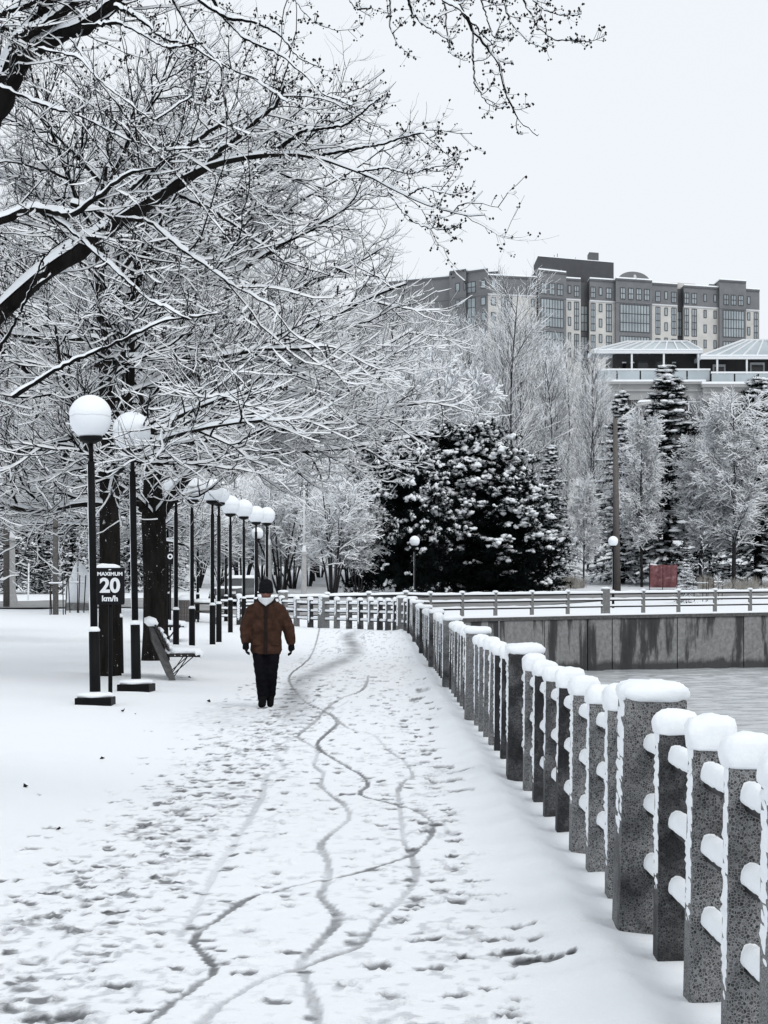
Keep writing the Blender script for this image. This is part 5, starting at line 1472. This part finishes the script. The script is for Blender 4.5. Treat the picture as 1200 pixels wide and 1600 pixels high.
add('snow', MB().hexa([(-.67, -.3, 1.45), (.67, -.3, 1.45), (.67, 1.15, 1.47), (-.67, 1.15, 1.47), (-.58, -.2, 1.62), (.58, -.2, 1.62), (.58, 1.05, 1.64), (-.58, 1.05, 1.64)]).hexa([(-.8, -2.1, .90), (.8, -2.1, .90), (.78, -1.0, .96), (-.78, -1.0, .96), (-.7, -2.0, .97), (.7, -2.0, .97), (.7, -1.05, 1.05), (-.7, -1.05, 1.05)]).mesh('snow', True, bevel=.06), M['snow'], car, kind='stuff')
wheel = MB().cyl((-.1, 0, 0), (.1, 0, 0), .32, n=18).mesh('wheel', True); hub = MB().cyl((-.115, 0, 0), (.115, 0, 0), .2, n=12).mesh('rim')
for x in (-.8, .8):
    for y in (-1.35, 1.4):
        w_ = add('wheel', wheel, M['rubber'], car, (x, y, .32)); add('rim', hub, M['concrete'], w_)
for x in (-.6, .6): add('headlight', MB().box(x - .16, x + .16, -2.24, -2.15, .62, .75).mesh('headlight', bevel=.02), M['white_metal'], car)
add('bumper', MB().box(-.78, .78, -2.28, -2.12, .32, .50).mesh('bumper', bevel=.03), M['rubber'], car)

# ------------------------------------------------------------------ the walker
PX, PD = 416, None
q = hit(416, 1106, 15)
pr = thing('person', 'person in a brown parka, dark wool hat and white mask walking along the path', 'person', q, 0)
def skin_obj(name, joints, bones, mat, parent, vox=.016, smooth=6, extra=None, disp=0.0, dscale=9.0, zmin=None):
    """joints: name -> (pos, rx, ry); tapered limbs voxel-joined into one surface"""
    mb = MB()
    for a_, c_ in bones:
        (p0, r0), (p1, r1) = joints[a_], joints[c_]
        p0, p1 = Vector(p0), Vector(p1)
        n_ = 14; seg = 6
        t = (p1 - p0).normalized(); sd_ = t.cross(Vector((0, 1, 0)))
        if sd_.length < .05: sd_ = Vector((1, 0, 0))
        sd_.normalize(); u_ = sd_.cross(t)
        vs, fs = [], []
        prof = [(-.8, .45), (-.45, .85), (0, 1)] + [(None, k / seg) for k in range(1, seg)] + [(1.0, 1), (1.45, .85), (1.8, .45)]
        rings = []
        for e, w in ((-.75, .5), (-.4, .87)): rings.append((p0 + t * (e * min(r0)), r0, w))
        for k in range(seg + 1):
            f = k / seg; rr = (r0[0] + (r1[0] - r0[0]) * f, r0[1] + (r1[1] - r0[1]) * f); rings.append((p0.lerp(p1, f), rr, 1))
        for e, w in ((.4, .87), (.75, .5)): rings.append((p1 + t * (e * min(r1)), r1, w))
        for c, rr, w in rings:
            for k in range(n_):
                g = math.tau * k / n_; vs.append(c + sd_ * (rr[0] * w * math.cos(g)) + u_ * (rr[1] * w * math.sin(g)))
        for i in range(len(rings) - 1):
            for k in range(n_): fs.append((i * n_ + k, i * n_ + (k + 1) % n_, (i + 1) * n_ + (k + 1) % n_, (i + 1) * n_ + k))
        fs += [tuple(range(n_ - 1, -1, -1)), tuple((len(rings) - 1) * n_ + k for k in range(n_))]
        mb.add(vs, fs)
    if extra: extra(mb)
    me = mb.mesh(name); tmp = bpy.data.objects.new(name + '_tmp', me); link(tmp)
    md = tmp.modifiers.new('r', 'REMESH'); md.mode = 'VOXEL'; md.voxel_size = vox
    md = tmp.modifiers.new('s', 'SMOOTH'); md.iterations = smooth; md.factor = .5
    dg = bpy.context.evaluated_depsgraph_get(); dg.update()
    me2 = bpy.data.meshes.new_from_object(tmp.evaluated_get(dg)); bpy.data.objects.remove(tmp)
    if disp:
        me2.update()
        for v in me2.vertices:
            p = v.co * dscale; nz = mnoise.noise(Vector((p.x, p.y, p.z * 1.6))) + .5 * mnoise.noise(p * 2.3)
            v.co += v.normal * (disp * nz)
    if zmin is not None:
        for v in me2.vertices:
            lim = zmin + .012 * mnoise.noise(Vector((v.co.x * 9, v.co.y * 9, 0)))
            if v.co.z < lim: v.co.z = lim + (v.co.z - lim) * .04
    for p in me2.polygons: p.use_smooth = True
    me2.name = name
    return add(name, me2, mat, parent)
M['skin'] = plain('skin', (.17, .075, .06), .6, .3, .15, 14)
M['parka'] = plain('brown_parka', (.044, .023, .0165), .9, .05, .4, 12)
M['parka_dark'] = plain('dark_brown_trim', (.016, .010, .009), .85, .1, .3, 20)
M['trousers'] = plain('black_trousers', (.006, .006, .008), .95, .03, .3, 14)
M['boot'] = plain('black_boot', (.005, .005, .006), .8, .05, .3, 14)
M['wool'] = plain('dark_wool', (.010, .010, .012), .95, .03, .4, 40)
M['mask'] = plain('white_mask', (.62, .64, .67), .8, .1, .06, 20)
E = lambda a, b=None: (a, b or a)
J = {  # image-left arm is -x
    'hd': ((0, -.045, 1.595), E(.072, .090)), 'ch': ((0, -.085, 1.525), E(.050, .055)), 'nk': ((0, .005, 1.45), E(.058, .06)),
    'sh': ((0, .0, 1.36), E(.15, .10)), 'wa': ((0, 0, 1.05), E(.14, .10)), 'pe': ((0, 0, .88), E(.155, .11)),
    'sl': ((-.19, 0, 1.36), E(.06)), 'el': ((-.265, .03, 1.10), E(.048)), 'wl': ((-.262, -.075, .885), E(.032)),
    'sr': ((.19, 0, 1.36), E(.06)), 'er': ((.285, .05, 1.10), E(.048)), 'wr': ((.325, .06, .86), E(.032)),
    'hl': ((-.085, 0, .86), E(.085)), 'kl': ((-.065, -.05, .48), E(.06)), 'al': ((-.048, .015, .11), E(.032)), 'tl': ((-.055, -.10, .05), E(.026, .024)),
    'hr': ((.085, 0, .86), E(.085)), 'kr': ((.065, -.02, .47), E(.06)), 'ar': ((.048, .135, .15), E(.032)), 'tr': ((.054, .03, .05), E(.026, .024)),
}
bones = [('hd', 'ch'), ('hd', 'nk'), ('nk', 'sh'), ('sh', 'wa'), ('wa', 'pe'), ('sh', 'sl'), ('sl', 'el'), ('el', 'wl'), ('sh', 'sr'), ('sr', 'er'), ('er', 'wr'), ('pe', 'hl'), ('hl', 'kl'), ('kl', 'al'), ('al', 'tl'), ('pe', 'hr'), ('hr', 'kr'), ('kr', 'ar'), ('ar', 'tr')]
def face(mb):
    mb.add([(-.014, -.130, 1.555), (.014, -.130, 1.555), (0, -.156, 1.550), (0, -.128, 1.595), (0, -.115, 1.54)], [(0, 2, 3), (2, 1, 3), (0, 4, 2), (4, 1, 2), (1, 4, 0, 3)])
    for s_ in (-1, 1): mb.lathe([(.004, -.03), (.016, -.02), (.018, .01), (.004, .03)], 8, (s_ * .080, -.02, 1.585))
body = skin_obj('body', J, bones, M['skin'], pr, .014, 4, face)
for s_ in (-1, 1): add('eye', MB().lathe([(.002, -.008), (.009, 0), (.002, .008)], 10, (s_ * .030, -.126, 1.590)).mesh('eye', True), M['wool'], pr)
# clothes
JJ = {'c0': ((0, 0, 1.435), E(.085, .085)), 'c1': ((0, 0, 1.35), E(.20, .125)), 'c2': ((0, -.005, 1.15), E(.215, .145)), 'c3': ((0, 0, .90), E(.215, .15)), 'c4': ((0, 0, .79), E(.222, .155)),
      'sl': ((-.195, 0, 1.335), E(.084)), 'el': ((-.285, .03, 1.10), E(.085)), 'wl': ((-.278, -.065, .915), E(.068)),
      'sr': ((.195, 0, 1.335), E(.084)), 'er': ((.30, .05, 1.10), E(.085)), 'wr': ((.335, .065, .90), E(.066)), 'cl': ((0, -.005, 1.475), E(.098, .095))}
jk = skin_obj('parka', JJ, [('c0', 'c1'), ('c1', 'c2'), ('c2', 'c3'), ('c3', 'c4'), ('c1', 'sl'), ('sl', 'el'), ('el', 'wl'), ('c1', 'sr'), ('sr', 'er'), ('er', 'wr')], M['parka'], pr, .013, 6, None, .0075, 12, zmin=.735)
mb = MB()
zs = [1.42, 1.30, 1.15, 1.0, .85, .74]; ysf = [-.13, -.146, -.158, -.163, -.168, -.172]
for i in range(5): mb.hexa([(-.022, ysf[i + 1], zs[i + 1]), (.022, ysf[i + 1], zs[i + 1]), (.022, ysf[i + 1] + .03, zs[i + 1]), (-.022, ysf[i + 1] + .03, zs[i + 1]), (-.022, ysf[i], zs[i]), (.022, ysf[i], zs[i]), (.022, ysf[i] + .03, zs[i]), (-.022, ysf[i] + .03, zs[i])])
add('zip_flap', mb.mesh('zip_flap'), M['parka_dark'], jk)
for s_ in (-1, 1):
    add('pocket', MB().hexa([(s_ * .12 - .06, -.150, .86), (s_ * .12 + .06, -.150, .86), (s_ * .12 + .06, -.12, .86), (s_ * .12 - .06, -.12, .86), (s_ * .12 - .06, -.148, 1.0), (s_ * .12 + .06, -.148, 1.0), (s_ * .12 + .06, -.12, 1.0), (s_ * .12 - .06, -.12, 1.0)]).mesh('pocket', bevel=.006), M['parka'], jk)
vs, fs = [], []
for i, (z, rx, ry) in enumerate(((1.415, .125, .115), (1.455, .135, .12), (1.50, .125, .11), (1.51, .10, .088), (1.45, .085, .075))):
    for k in range(20):
        g = math.tau * k / 20; dip = .05 * max(0, -math.sin(g)) ** 3
        vs.append((rx * math.cos(g), ry * math.sin(g), z - dip))
for i in range(4):
    for k in range(20): fs.append((i * 20 + k, i * 20 + (k + 1) % 20, i * 20 + 20 + (k + 1) % 20, i * 20 + 20 + k))
add('collar', MB().add(vs, fs).mesh('collar', True), M['parka_dark'], jk)
JT = {'p': ((0, 0, .84), E(.17, .125)), 'hl': ((-.09, 0, .78), E(.105, .115)), 'kl': ((-.072, -.045, .48), E(.085, .09)), 'al': ((-.052, .02, .14), E(.072, .08)),
      'hr': ((.09, 0, .78), E(.105, .115)), 'kr': ((.070, -.015, .47), E(.085, .09)), 'ar': ((.052, .13, .17), E(.072, .08))}
skin_obj('trousers', JT, [('p', 'hl'), ('hl', 'kl'), ('kl', 'al'), ('p', 'hr'), ('hr', 'kr'), ('kr', 'ar')], M['trousers'], pr, .014, 4, None, .009, 13)
for s_, ank, toe, heel in ((-1, (-.05, .02, .16), (-.058, -.15, .045), (-.048, .05, .045)), (1, (.05, .135, .19), (.056, .0, .045), (.048, .17, .085))):
    JB = {'a': (ank, E(.062, .066)), 't': (toe, E(.048, .042)), 'h': (heel, E(.045, .042)), 'm': (tuple((Vector(toe) + Vector(ank)) / 2 + Vector((0, 0, -.02))), E(.052, .05))}
    skin_obj('boot', JB, [('a', 'h'), ('h', 't'), ('a', 'm'), ('m', 't')], M['boot'], pr, .010, 3)
for s_, wr, fwd in ((-1, Vector((-.275, -.072, .905)), Vector((.01, -.10, -1)).normalized()), (1, Vector((.337, .065, .89)), Vector((.06, .0, -1)).normalized())):
    palm = wr + fwd * .09; out_ = Vector((0, -1, 0)); JG = {'w': (wr, E(.040, .034)), 'p': (palm, E(.048, .030))}; bn_ = [('w', 'p')]
    inw = Vector((-s_, 0, 0))
    for i in range(4):
        off = Vector((0, -.036 + .024 * i, 0)); L = (.062, .072, .068, .052)[i]
        a_ = palm + off + fwd * .02; m1 = a_ + fwd * L * .55 + inw * .012; e_ = m1 + fwd * L * .35 + inw * .035
        JG['a%d' % i] = (a_, E(.0135)); JG['m%d' % i] = (m1, E(.0125)); JG['e%d' % i] = (e_, E(.011)); bn_ += [('a%d' % i, 'm%d' % i), ('m%d' % i, 'e%d' % i)]
    t0_ = wr + fwd * .045 + out_ * .035; t1_ = t0_ + fwd * .035 + out_ * .025 + inw * .01; t2_ = t1_ + fwd * .035 + inw * .015
    JG['t0'] = (t0_, E(.017)); JG['t1'] = (t1_, E(.015)); JG['t2'] = (t2_, E(.012)); bn_ += [('w', 't0'), ('t0', 't1'), ('t1', 't2')]
    skin_obj('glove', JG, bn_, M['boot'], pr, .0065, 2)
vs = []; prof = [(.088, 1.572), (.094, 1.585), (.096, 1.63), (.093, 1.675), (.080, 1.715), (.050, 1.742), (.02, 1.750)]
ht = add('wool_hat', MB().lathe(prof, 22, (0, -.028, 0)).mesh('wool_hat', True), M['wool'], pr, rot=(math.radians(6), 0, 0), loc=(0, .15, .024))
add('brim', MB().lathe([(.094, 1.560), (.101, 1.568), (.102, 1.612), (.095, 1.62)], 22, (0, -.028, 0)).mesh('brim', True), M['wool'], ht)
add('pompom', MB().lathe([(.005, 1.738), (.026, 1.748), (.030, 1.765), (.02, 1.782), (.004, 1.788)], 12, (0, -.028, 0)).mesh('pompom', True), plain('grey_wool', (.09, .09, .095), .95, .05, .4, 60), ht)
# mask: wraps the lower face and comes to a point under the chin
vs, fs = [], []
for i in range(6):
    t = i / 5
    for k in range(13):
        a = math.radians(-100 + 200 * k / 12); cx_ = math.sin(a); cy_ = -math.cos(a)
        edge_ = abs(k - 6) / 6
        rr = .112 - .03 * t * (1 - edge_)
        z = 1.505 + .030 * edge_ ** 2 - t * (.085 * (1 - edge_) + .026)
        vs.append((cx_ * rr * (1 - .25 * t * (1 - edge_)), -.035 + cy_ * (rr + .018), z))
for i in range(5):
    for k in range(12): fs.append((i * 13 + k, i * 13 + k + 1, i * 13 + 14 + k, i * 13 + 13 + k))
mk = add('face_mask', MB().add(vs, fs).mesh('face_mask', True), M['mask'], pr); md = mk.modifiers.new('t', 'SOLIDIFY'); md.thickness = .006

# ------------------------------------------------------------------ the large brick building far behind
def hazed(name, c, var=.1, scale=.6, rough=.85):
    return plain(name, c, rough, .2, var, scale)
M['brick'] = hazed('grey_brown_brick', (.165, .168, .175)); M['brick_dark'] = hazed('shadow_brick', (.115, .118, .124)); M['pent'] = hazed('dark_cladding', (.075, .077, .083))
M['cream'] = hazed('cream_render', (.50, .49, .47)); M['frame_dark'] = hazed('dark_frame', (.075, .080, .085)); M['bglass'] = hazed('window_glass', (.30, .335, .355), .3, .2, .35, )
M['trim'] = hazed('pale_trim', (.55, .56, .58), .05)
bq = Vector((40, 430, 12))
bl = thing('brick_building', 'long multi-storey grey brick and cream building with an arched parapet above the trees', 'building', bq)
def dist(px): return float(np.interp(px, [560, 640, 762, 840, 884, 1187, 1300], [431, 427, 413, 416, 420, 437, 444]))
def fpt(px, z, off):
    d = dist(px); p = Vector(((px - CX) / F * d, d, z)); p.y -= off
    return p - bq
def zof(px, py): return EYE + (HY - py) / F * dist(px)
def fbox(name, p0, p1, z0, z1, off, depth, mat, parent=bl, top=None):
    mb = MB(); a, b_ = fpt(p0, 0, off), fpt(p1, 0, off); B = Vector((0, depth, 0))
    z0 -= bq.z; z1 -= bq.z
    def P(v, z): return (v.x, v.y, z)
    mb.hexa([P(a, z0), P(b_, z0), P(b_ + B, z0), P(a + B, z0), P(a, z1), P(b_, z1), P(b_ + B, z1), P(a + B, z1)])
    return add(name, mb.mesh(name), mat, parent)
ZS = 59.3     # line between brick crown and the storeys below
def win(p0, p1, z1, z0, off, mull=1, rows=1):
    mb = MB(); a, b_ = fpt(p0, 0, off + .10), fpt(p1, 0, off + .10); u = (b_ - a); za, zb = z0 - bq.z, z1 - bq.z
    w = .14
    def seg(f0, f1, za_, zb_):
        A, C = a + u * f0, a + u * f1; D = Vector((0, .18, 0))
        mb.hexa([(A.x, A.y, za_), (C.x, C.y, za_), (C.x, C.y + .18, za_), (A.x, A.y + .18, za_), (A.x, A.y, zb_), (C.x, C.y, zb_), (C.x, C.y + .18, zb_), (A.x, A.y + .18, zb_)])
    fw = w / u.length
    for i in range(mull + 1):
        f = (1 - fw) * i / mull; seg(f, f + fw, za, zb)
    for i in range(rows + 1):
        z = za + (zb - za - w) * i / rows; seg(fw, 1 - fw, z + .001, z + w)
    fr_ = add('window', mb.mesh('window'), M['frame_dark'], bl)
    mb2 = MB(); A, C = fpt(p0 + .1, 0, off + .05), fpt(p1 - .1, 0, off + .05)
    mb2.hexa([(A.x, A.y, za + .05), (C.x, C.y, za + .05), (C.x, C.y + .08, za + .05), (A.x, A.y + .08, za + .05), (A.x, A.y, zb - .05), (C.x, C.y, zb - .05), (C.x, C.y + .08, zb - .05), (A.x, A.y + .08, zb - .05)])
    add('pane', mb2.mesh('pane'), M['bglass'], fr_)
Z5 = lambda y: 380 + y / 3.75
X5 = lambda x: 880 + x / 3.75
X4 = lambda x: 640 + x / 4.286
Z4 = lambda y: 360 + y / 4.286
sections = [  # p0, p1, roof z, offset, lower material
    (560, 702, zof(670, 439), 0.0, 'brick'), (702, 728, zof(715, 427), 1.5, 'brick'), (728, 762, zof(740, 426.5), .8, 'brick'),
    (762, 838.5, zof(800, 435), .3, 'cream'), (840.5, 884, zof(862, 428), 1.2, 'brick'), (884, 907, zof(890, 438.5), .4, 'cream'), (921, 961, zof(940, 440), .4, 'cream'),
    (961, 1017.5, zof(990, 441), 1.3, 'brick'), (1017.5, 1058, zof(1040, 446.5), .4, 'cream'), (1068, 1122.5, zof(1090, 450.5), .4, 'cream'), (1122.5, 1164, zof(1150, 443), 1.3, 'brick'), (1164, 1186, zof(1175, 455.5), .5, 'cream')]
for i, (p0, p1, zt_, off, low) in enumerate(sections):
    fbox('wall', p0, p1, ZS, zt_, off + .05, 14, M['brick'])
    fbox('wall', p0, p1, 14, ZS - .002, off, 14, M[low])
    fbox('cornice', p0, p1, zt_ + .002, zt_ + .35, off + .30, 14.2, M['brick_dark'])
    fbox('snow', p0 + .2, p1 - .2, zt_ + .354, zt_ + .62, off + .22, 14, M['snow_far'])['kind'] = 'stuff'
    fbox('string_course', p0, p1, ZS - .25, ZS + .02, off + .16, .3, M['trim'] if low == 'cream' else M['brick'])
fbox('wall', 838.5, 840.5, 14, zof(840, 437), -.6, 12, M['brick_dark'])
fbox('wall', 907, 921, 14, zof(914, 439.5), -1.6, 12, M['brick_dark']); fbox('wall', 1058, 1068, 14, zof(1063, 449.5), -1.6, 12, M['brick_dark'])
# stepped parapets, the arch, roof blocks
fbox('parapet', 845, 871, zof(862, 428), zof(858, 421), 1.25, 2, M['brick']); fbox('parapet', 1127, 1154, zof(1150, 443), zof(1140, 438), 1.35, 2, M['brick'])
fbox('roof_block', 726, 782, zof(740, 428), zof(750, 420.5), -3, 7, M['brick_dark']); fbox('roof_block', 834, 850, zof(840, 436), zof(840, 426), -2, 6, M['brick_dark'])
fbox('roof_block', 1050, 1091, zof(1070, 450), zof(1070, 437.5), -4, 7, M['cream']); fbox('roof_block', 1112, 1124, zof(1120, 450), zof(1120, 441), -3, 7, M['pent'])
fbox('penthouse', 844, 964, zof(900, 442), zof(900, 398.5), -6, 12, M['pent']); fbox('chimney', 926, 941, zof(930, 399), zof(933, 385.5), -7, 4, M['brick_dark'])
fbox('snow', 844, 964, zof(900, 398.4), zof(900, 397.4), -5.9, 12, M['snow_far'])['kind'] = 'stuff'
mb = MB(); ol = []
for k in range(17):
    a = math.radians(180 * k / 16); pxk = 989.5 + 25 * math.cos(a); ol.append((pxk, zof(990, 441) + (zof(990, 426) - zof(990, 441)) * math.sin(a)))
vs = [tuple(fpt(px, z, 1.36)) for px, z in ol] + [tuple(fpt(px, z, -1.0)) for px, z in ol]
n_ = len(ol); fs = [tuple(range(n_ - 1, -1, -1)), tuple(range(n_, 2 * n_))] + [(k, k + 1, k + 1 + n_, k + n_) for k in range(n_ - 1)] + [(n_ - 1, 0, n_, 2 * n_ - 1)]
ap = add('arched_parapet', mb.add(vs, fs).mesh('arched_parapet'), M['brick'], bl)
cc = fpt(990.5, zof(990, 435.5), 1.45); vs = [(cc.x + .35 * math.cos(k * math.tau / 14), cc.y, cc.z - bq.z * 0 + .62 * math.sin(k * math.tau / 14)) for k in range(14)]
vs2 = [(x, y + .12, z) for x, y, z in vs]
add('medallion', MB().add(vs + vs2, [tuple(range(14)), tuple(range(27, 13, -1))] + [((k + 1) % 14, k, k + 14, (k + 1) % 14 + 14) for k in range(14)]).mesh('medallion'), M['trim'], ap)
zr1 = (61.9, 59.75); rowsS = [(61.9, 60.3), (58.7, 57.1), (55.8, 54.1), (52.8, 51.1), (49.8, 48.1)]
def xs5(*a): return [(X5(p), X5(q_)) for p, q_ in a]
def xs4(*a): return [(X4(p), X4(q_)) for p, q_ in a]
D_ = 1.3
for p0, p1 in xs5((330, 360), (378, 408), (423, 455), (470, 502)): win(p0, p1, 62.0, 59.7, 1.35, 2, 2)
for p0, p1 in xs5((934, 965), (977, 1008), (1020, 1050)): win(p0, p1, 61.9, 59.8, 1.35, 2, 2)
for p0, p1 in xs4((878, 918), (931, 970), (985, 1026)): win(p0, p1, 61.9, 59.6, 1.25, 2, 2)
for p0, p1, o_ in ((X5(328), X5(503), D_), (X5(930), X5(1055), D_), (X4(876), X4(1028), 1.2)):
    win(p0, p1, 58.8, 53.4, o_, 10 if p1 - p0 > 40 else 8, 3); win(p0, p1, 52.6, 48, o_, 10 if p1 - p0 > 40 else 8, 3)
for p0, p1 in xs5((63, 93), (160, 188), (250, 284), (540, 568), (633, 663), (707, 736), (751, 782)):
    win(p0, p1, 61.9, 59.7, .45, 2, 2); win(p0, p1, 58.8, 53.3, .4, 2, 4); win(p0, p1, 52.6, 47.2, .4, 2, 4)
win(X5(1115), X5(1142), 58.8, 53.3, .5, 2, 4); win(X5(1115), X5(1142), 52.6, 47.5, .5, 2, 4)
for p0, p1, o_ in [(X5(a), X5(b_), .4) for a, b_ in ((27, 46), (208, 228), (592, 611), (821, 839), (879, 897))] + [(X5(1076), X5(1094), .5)]:
    for j, (z1, z0) in enumerate(rowsS): win(p0, p1, z1, z0, o_ + (.05 if j == 0 else 0), 1, 1)
for p0, p1, o_ in [(a, b_, .3) for a, b_ in xs4((545, 579), (812, 836))] + [(a, b_, .8) for a, b_ in xs4((475, 508),)] + [(a, b_, 1.5) for a, b_ in xs4((305, 333), (360, 372))]:
    for j, (z1, z0) in enumerate(rowsS[:4]): win(p0, p1, z1, z0, o_ + (.05 if j == 0 else 0), 1, 1)
for a, b_, o_ in ((383, 440, .8), (198, 252, 0)):
    p0, p1 = X4(a), X4(b_); win(p0, p1, 61.9, 59.7, o_ + .05, 2, 2); win(p0, p1, 58.8, 53.3, o_, 2, 3)
p0, p1 = X4(613), X4(680); win(p0, p1, 58.8, 53.3, .3, 3, 3)
for p0, p1 in ((908.5, 919.5), (1059, 1067)): win(p0, p1, 58.4, 53.4, -1.55, 2, 3); win(p0, p1, 52.4, 48, -1.55, 2, 3)
# rooftop masts
mb = MB()
for px, z1 in ((871, 391), (876, 388), (905, 392), (980, 420)): a = fpt(px, zof(900, 400 if px < 960 else 428), -8); mb.cyl((a.x, a.y, a.z - 0), (a.x, a.y, zof(900, z1) - bq.z), .06, n=5)
add('aerial', mb.mesh('aerial'), M['frame_dark'], bl)

# ------------------------------------------------------------------ the terrace building with glass pavilions
D2 = 250.0; k2 = F / D2
tq = Vector(((1060 - CX) / k2, D2, 14.0))
te = thing('terrace_building', 'low brick building with a roof terrace and white glass pavilions above the spruces', 'building', tq)
def T(px, py, off=0.0): return Vector(((px - CX) / k2, D2 - off, EYE + (HY - py) / k2)) - tq
def tbox(name, p0, p1, y0, y1, off, depth, mat, parent=te, bev=0):
    a, c = T(p0, y1, off), T(p1, y0, off)
    return add(name, MB().box(a.x, c.x, a.y, a.y + depth, a.z, c.z).mesh(name, bevel=bev), mat, parent)
M['tbrick'] = hazed('terrace_brick', (.075, .073, .073)); M['stone_band'] = hazed('stone_band', (.34, .34, .34)); M['tglass'] = plain('frosted_glass', (.42, .47, .50), .2, .5, .15, .3)
tbox('wall', 935, 1098, 625, 800, 0, 12, M['tbrick']); tbox('wall', 1098.2, 1290, 628, 800, .9, 13, M['tbrick'])
# terrace bands and mouldings
for (a, c, y0, y1, o_, m_) in ((930, 1100, 601, 625, .35, 'stone_band'), (928, 1102, 597, 601, .7, 'stone_band'), (932, 1099, 609, 612, .55, 'stone_band'), (1096, 1290, 607, 628, 1.3, 'stone_band'), (1094, 1292, 602, 607, 1.7, 'stone_band'), (1097, 1290, 614, 617, 1.5, 'stone_band')):
    tbox('moulding', a, c, y0, y1, o_, 6, M[m_])
for a, c, y0, y1, o_ in ((928, 1102, 594, 597, .72, ), (1094, 1292, 598.5, 602, 1.72)): tbox('snow', a, c, y0, y1, o_, 6, M['snow_far'])['kind'] = 'stuff'
# set-back storey
tbox('wall', 963, 1096, 548, 594, -4, 8, M['tbrick']); tbox('wall', 1100, 1290, 556, 600, -3.2, 8, M['tbrick'])
d_ = tbox('door', 1001, 1021, 558, 594, -3.9, .2, M['frame_dark']); tbox('pane', 1003, 1019, 561, 590, -3.85, .1, M['car_glass'], d_)
d_ = tbox('window', 1030, 1052, 558, 585, -3.9, .2, M['frame_dark']); tbox('pane', 1032, 1050, 560, 583, -3.85, .1, M['car_glass'], d_)
for px in (981, 994, 1060):
    l_ = tbox('wall_lantern', px - 2.5, px + 2.5, 562, 570, -3.7, .35, M['black']); tbox('snow', px - 3, px + 3, 560, 562, -3.65, .4, M['snow_far'], l_)['kind'] = 'stuff'; tbox('bracket', px - .6, px + .6, 570, 574, -3.8, .2, M['black'], l_)
for a, c, y0, y1 in ((1120, 1140, 565, 600), (1179, 1202, 562, 592)):
    w_ = tbox('window', a, c, y0, y1, -3.0, .25, M['white_metal']); tbox('pane', a + 2.5, c - 2.5, y0 + 4, y1 - 1, -2.92, .1, M['car_glass'], w_)
for a, c, y0, y1 in ((1075, 1096, 626, 665), (1138, 1156, 632, 660), (1190, 1215, 632, 660), (960, 980, 630, 660)):
    w_ = tbox('window', a, c, y0, y1, .12 if a < 1098 else 1.02, .25, M['white_metal']); tbox('pane', a + 2, c - 2, y0 + 3, y1 - 2, .20 if a < 1098 else 1.10, .1, M['car_glass'], w_)
# glass balustrades
for a, c, y0, y1, o_ in ((927, 1109, 578, 596, .5), (1108, 1292, 584, 601, 1.4)):
    bal = tbox('handrail', a, c, y0, y0 + 1.6, o_, .12, M['white_metal']); tbox('snow', a, c, y0 - 1.4, y0, o_, .14, M['snow_far'], bal)['kind'] = 'stuff'
    n_ = 5; st_ = (c - a) / n_
    for i in range(n_):
        tbox('glass_panel', a + st_ * i + 1.2, a + st_ * (i + 1) - 1.2, y0 + 2.2, y1 - .5, o_ - .03, .04, M['tglass'], bal)
        tbox('baluster', a + st_ * i - .7, a + st_ * i + .7, y0 + 1.7, y1, o_, .1, M['iron'], bal)
# hipped glazed roofs
def pavilion(x0, x1, yb, xr0, xr1, yr, o0, o1, posts, ybase):
    a, b_, c, d_ = T(x0, yb, o0), T(x1, yb, o0), T(x1, yb, o1), T(x0, yb, o1); om = (o0 + o1) / 2
    e, f = T(xr0, yr, om), T(xr1, yr, om)
    rf = add('glazed_roof', MB().add([a, b_, c, d_, e, f], [(0, 1, 5, 4), (1, 2, 5), (2, 3, 4, 5), (3, 0, 4)]).mesh('glazed_roof'), M['tglass'], te)
    mb = MB(); n_ = 9
    for (p, q_, r_, s_) in ((a, b_, e, f), (d_, c, e, f)):
        for i in range(n_ + 1):
            t = i / n_; mb.bar(Vector(p).lerp(q_, t) + Vector((0, 0, .05)), Vector(r_).lerp(s_, t) + Vector((0, 0, .08)), .14, .16)
    for p, q_ in ((a, e), (b_, f), (c, f), (d_, e), (e, f)): mb.bar(p + Vector((0, 0, .06)), q_ + Vector((0, 0, .1)), .2, .2)
    for i in range(1, 5):
        mb.bar(Vector(b_).lerp(c, i / 5) + Vector((0, 0, .05)), f + Vector((0, 0, .08)), .14, .16); mb.bar(Vector(a).lerp(d_, i / 5) + Vector((0, 0, .05)), e + Vector((0, 0, .08)), .14, .16)
    add('rafters', mb.mesh('rafters'), M['white_metal'], rf)
    mb = MB()
    for p, q_ in ((a, b_), (b_, c), (c, d_), (d_, a)): mb.bar(p + Vector((0, 0, -.15)), q_ + Vector((0, 0, -.15)), .2, .38)
    bm_ = add('eaves_beam', mb.mesh('eaves_beam'), M['white_metal'], te)
    mb = MB(); mb.bar(a + Vector((0, 0, .1)), b_ + Vector((0, 0, .1)), .3, .14); add('snow', mb.mesh('snow'), M['snow_far'], bm_, kind='stuff')
    for px in posts:
        p = T(px, yb, o0 - .1); g = T(px, ybase, o0 - .1); add('roof_post', MB().bar(g, p + Vector((0, 0, -.1)), .2, .2, up=(0, 1, 0)).mesh('roof_post'), M['white_metal'], te)
pavilion(925, 1097, 548, 985, 1077, 531, .2, -4.4, (987, 1037, 1091), 597)
pavilion(1093, 1290, 558, 1165, 1235, 530, .9, -3.6, (1119, 1165, 1225), 602)
tbox('table', 1070, 1082, 588, 590, -.6, .8, M['white_metal']); tbox('planter', 1056, 1066, 586, 596, -.5, .7, M['white_metal'])
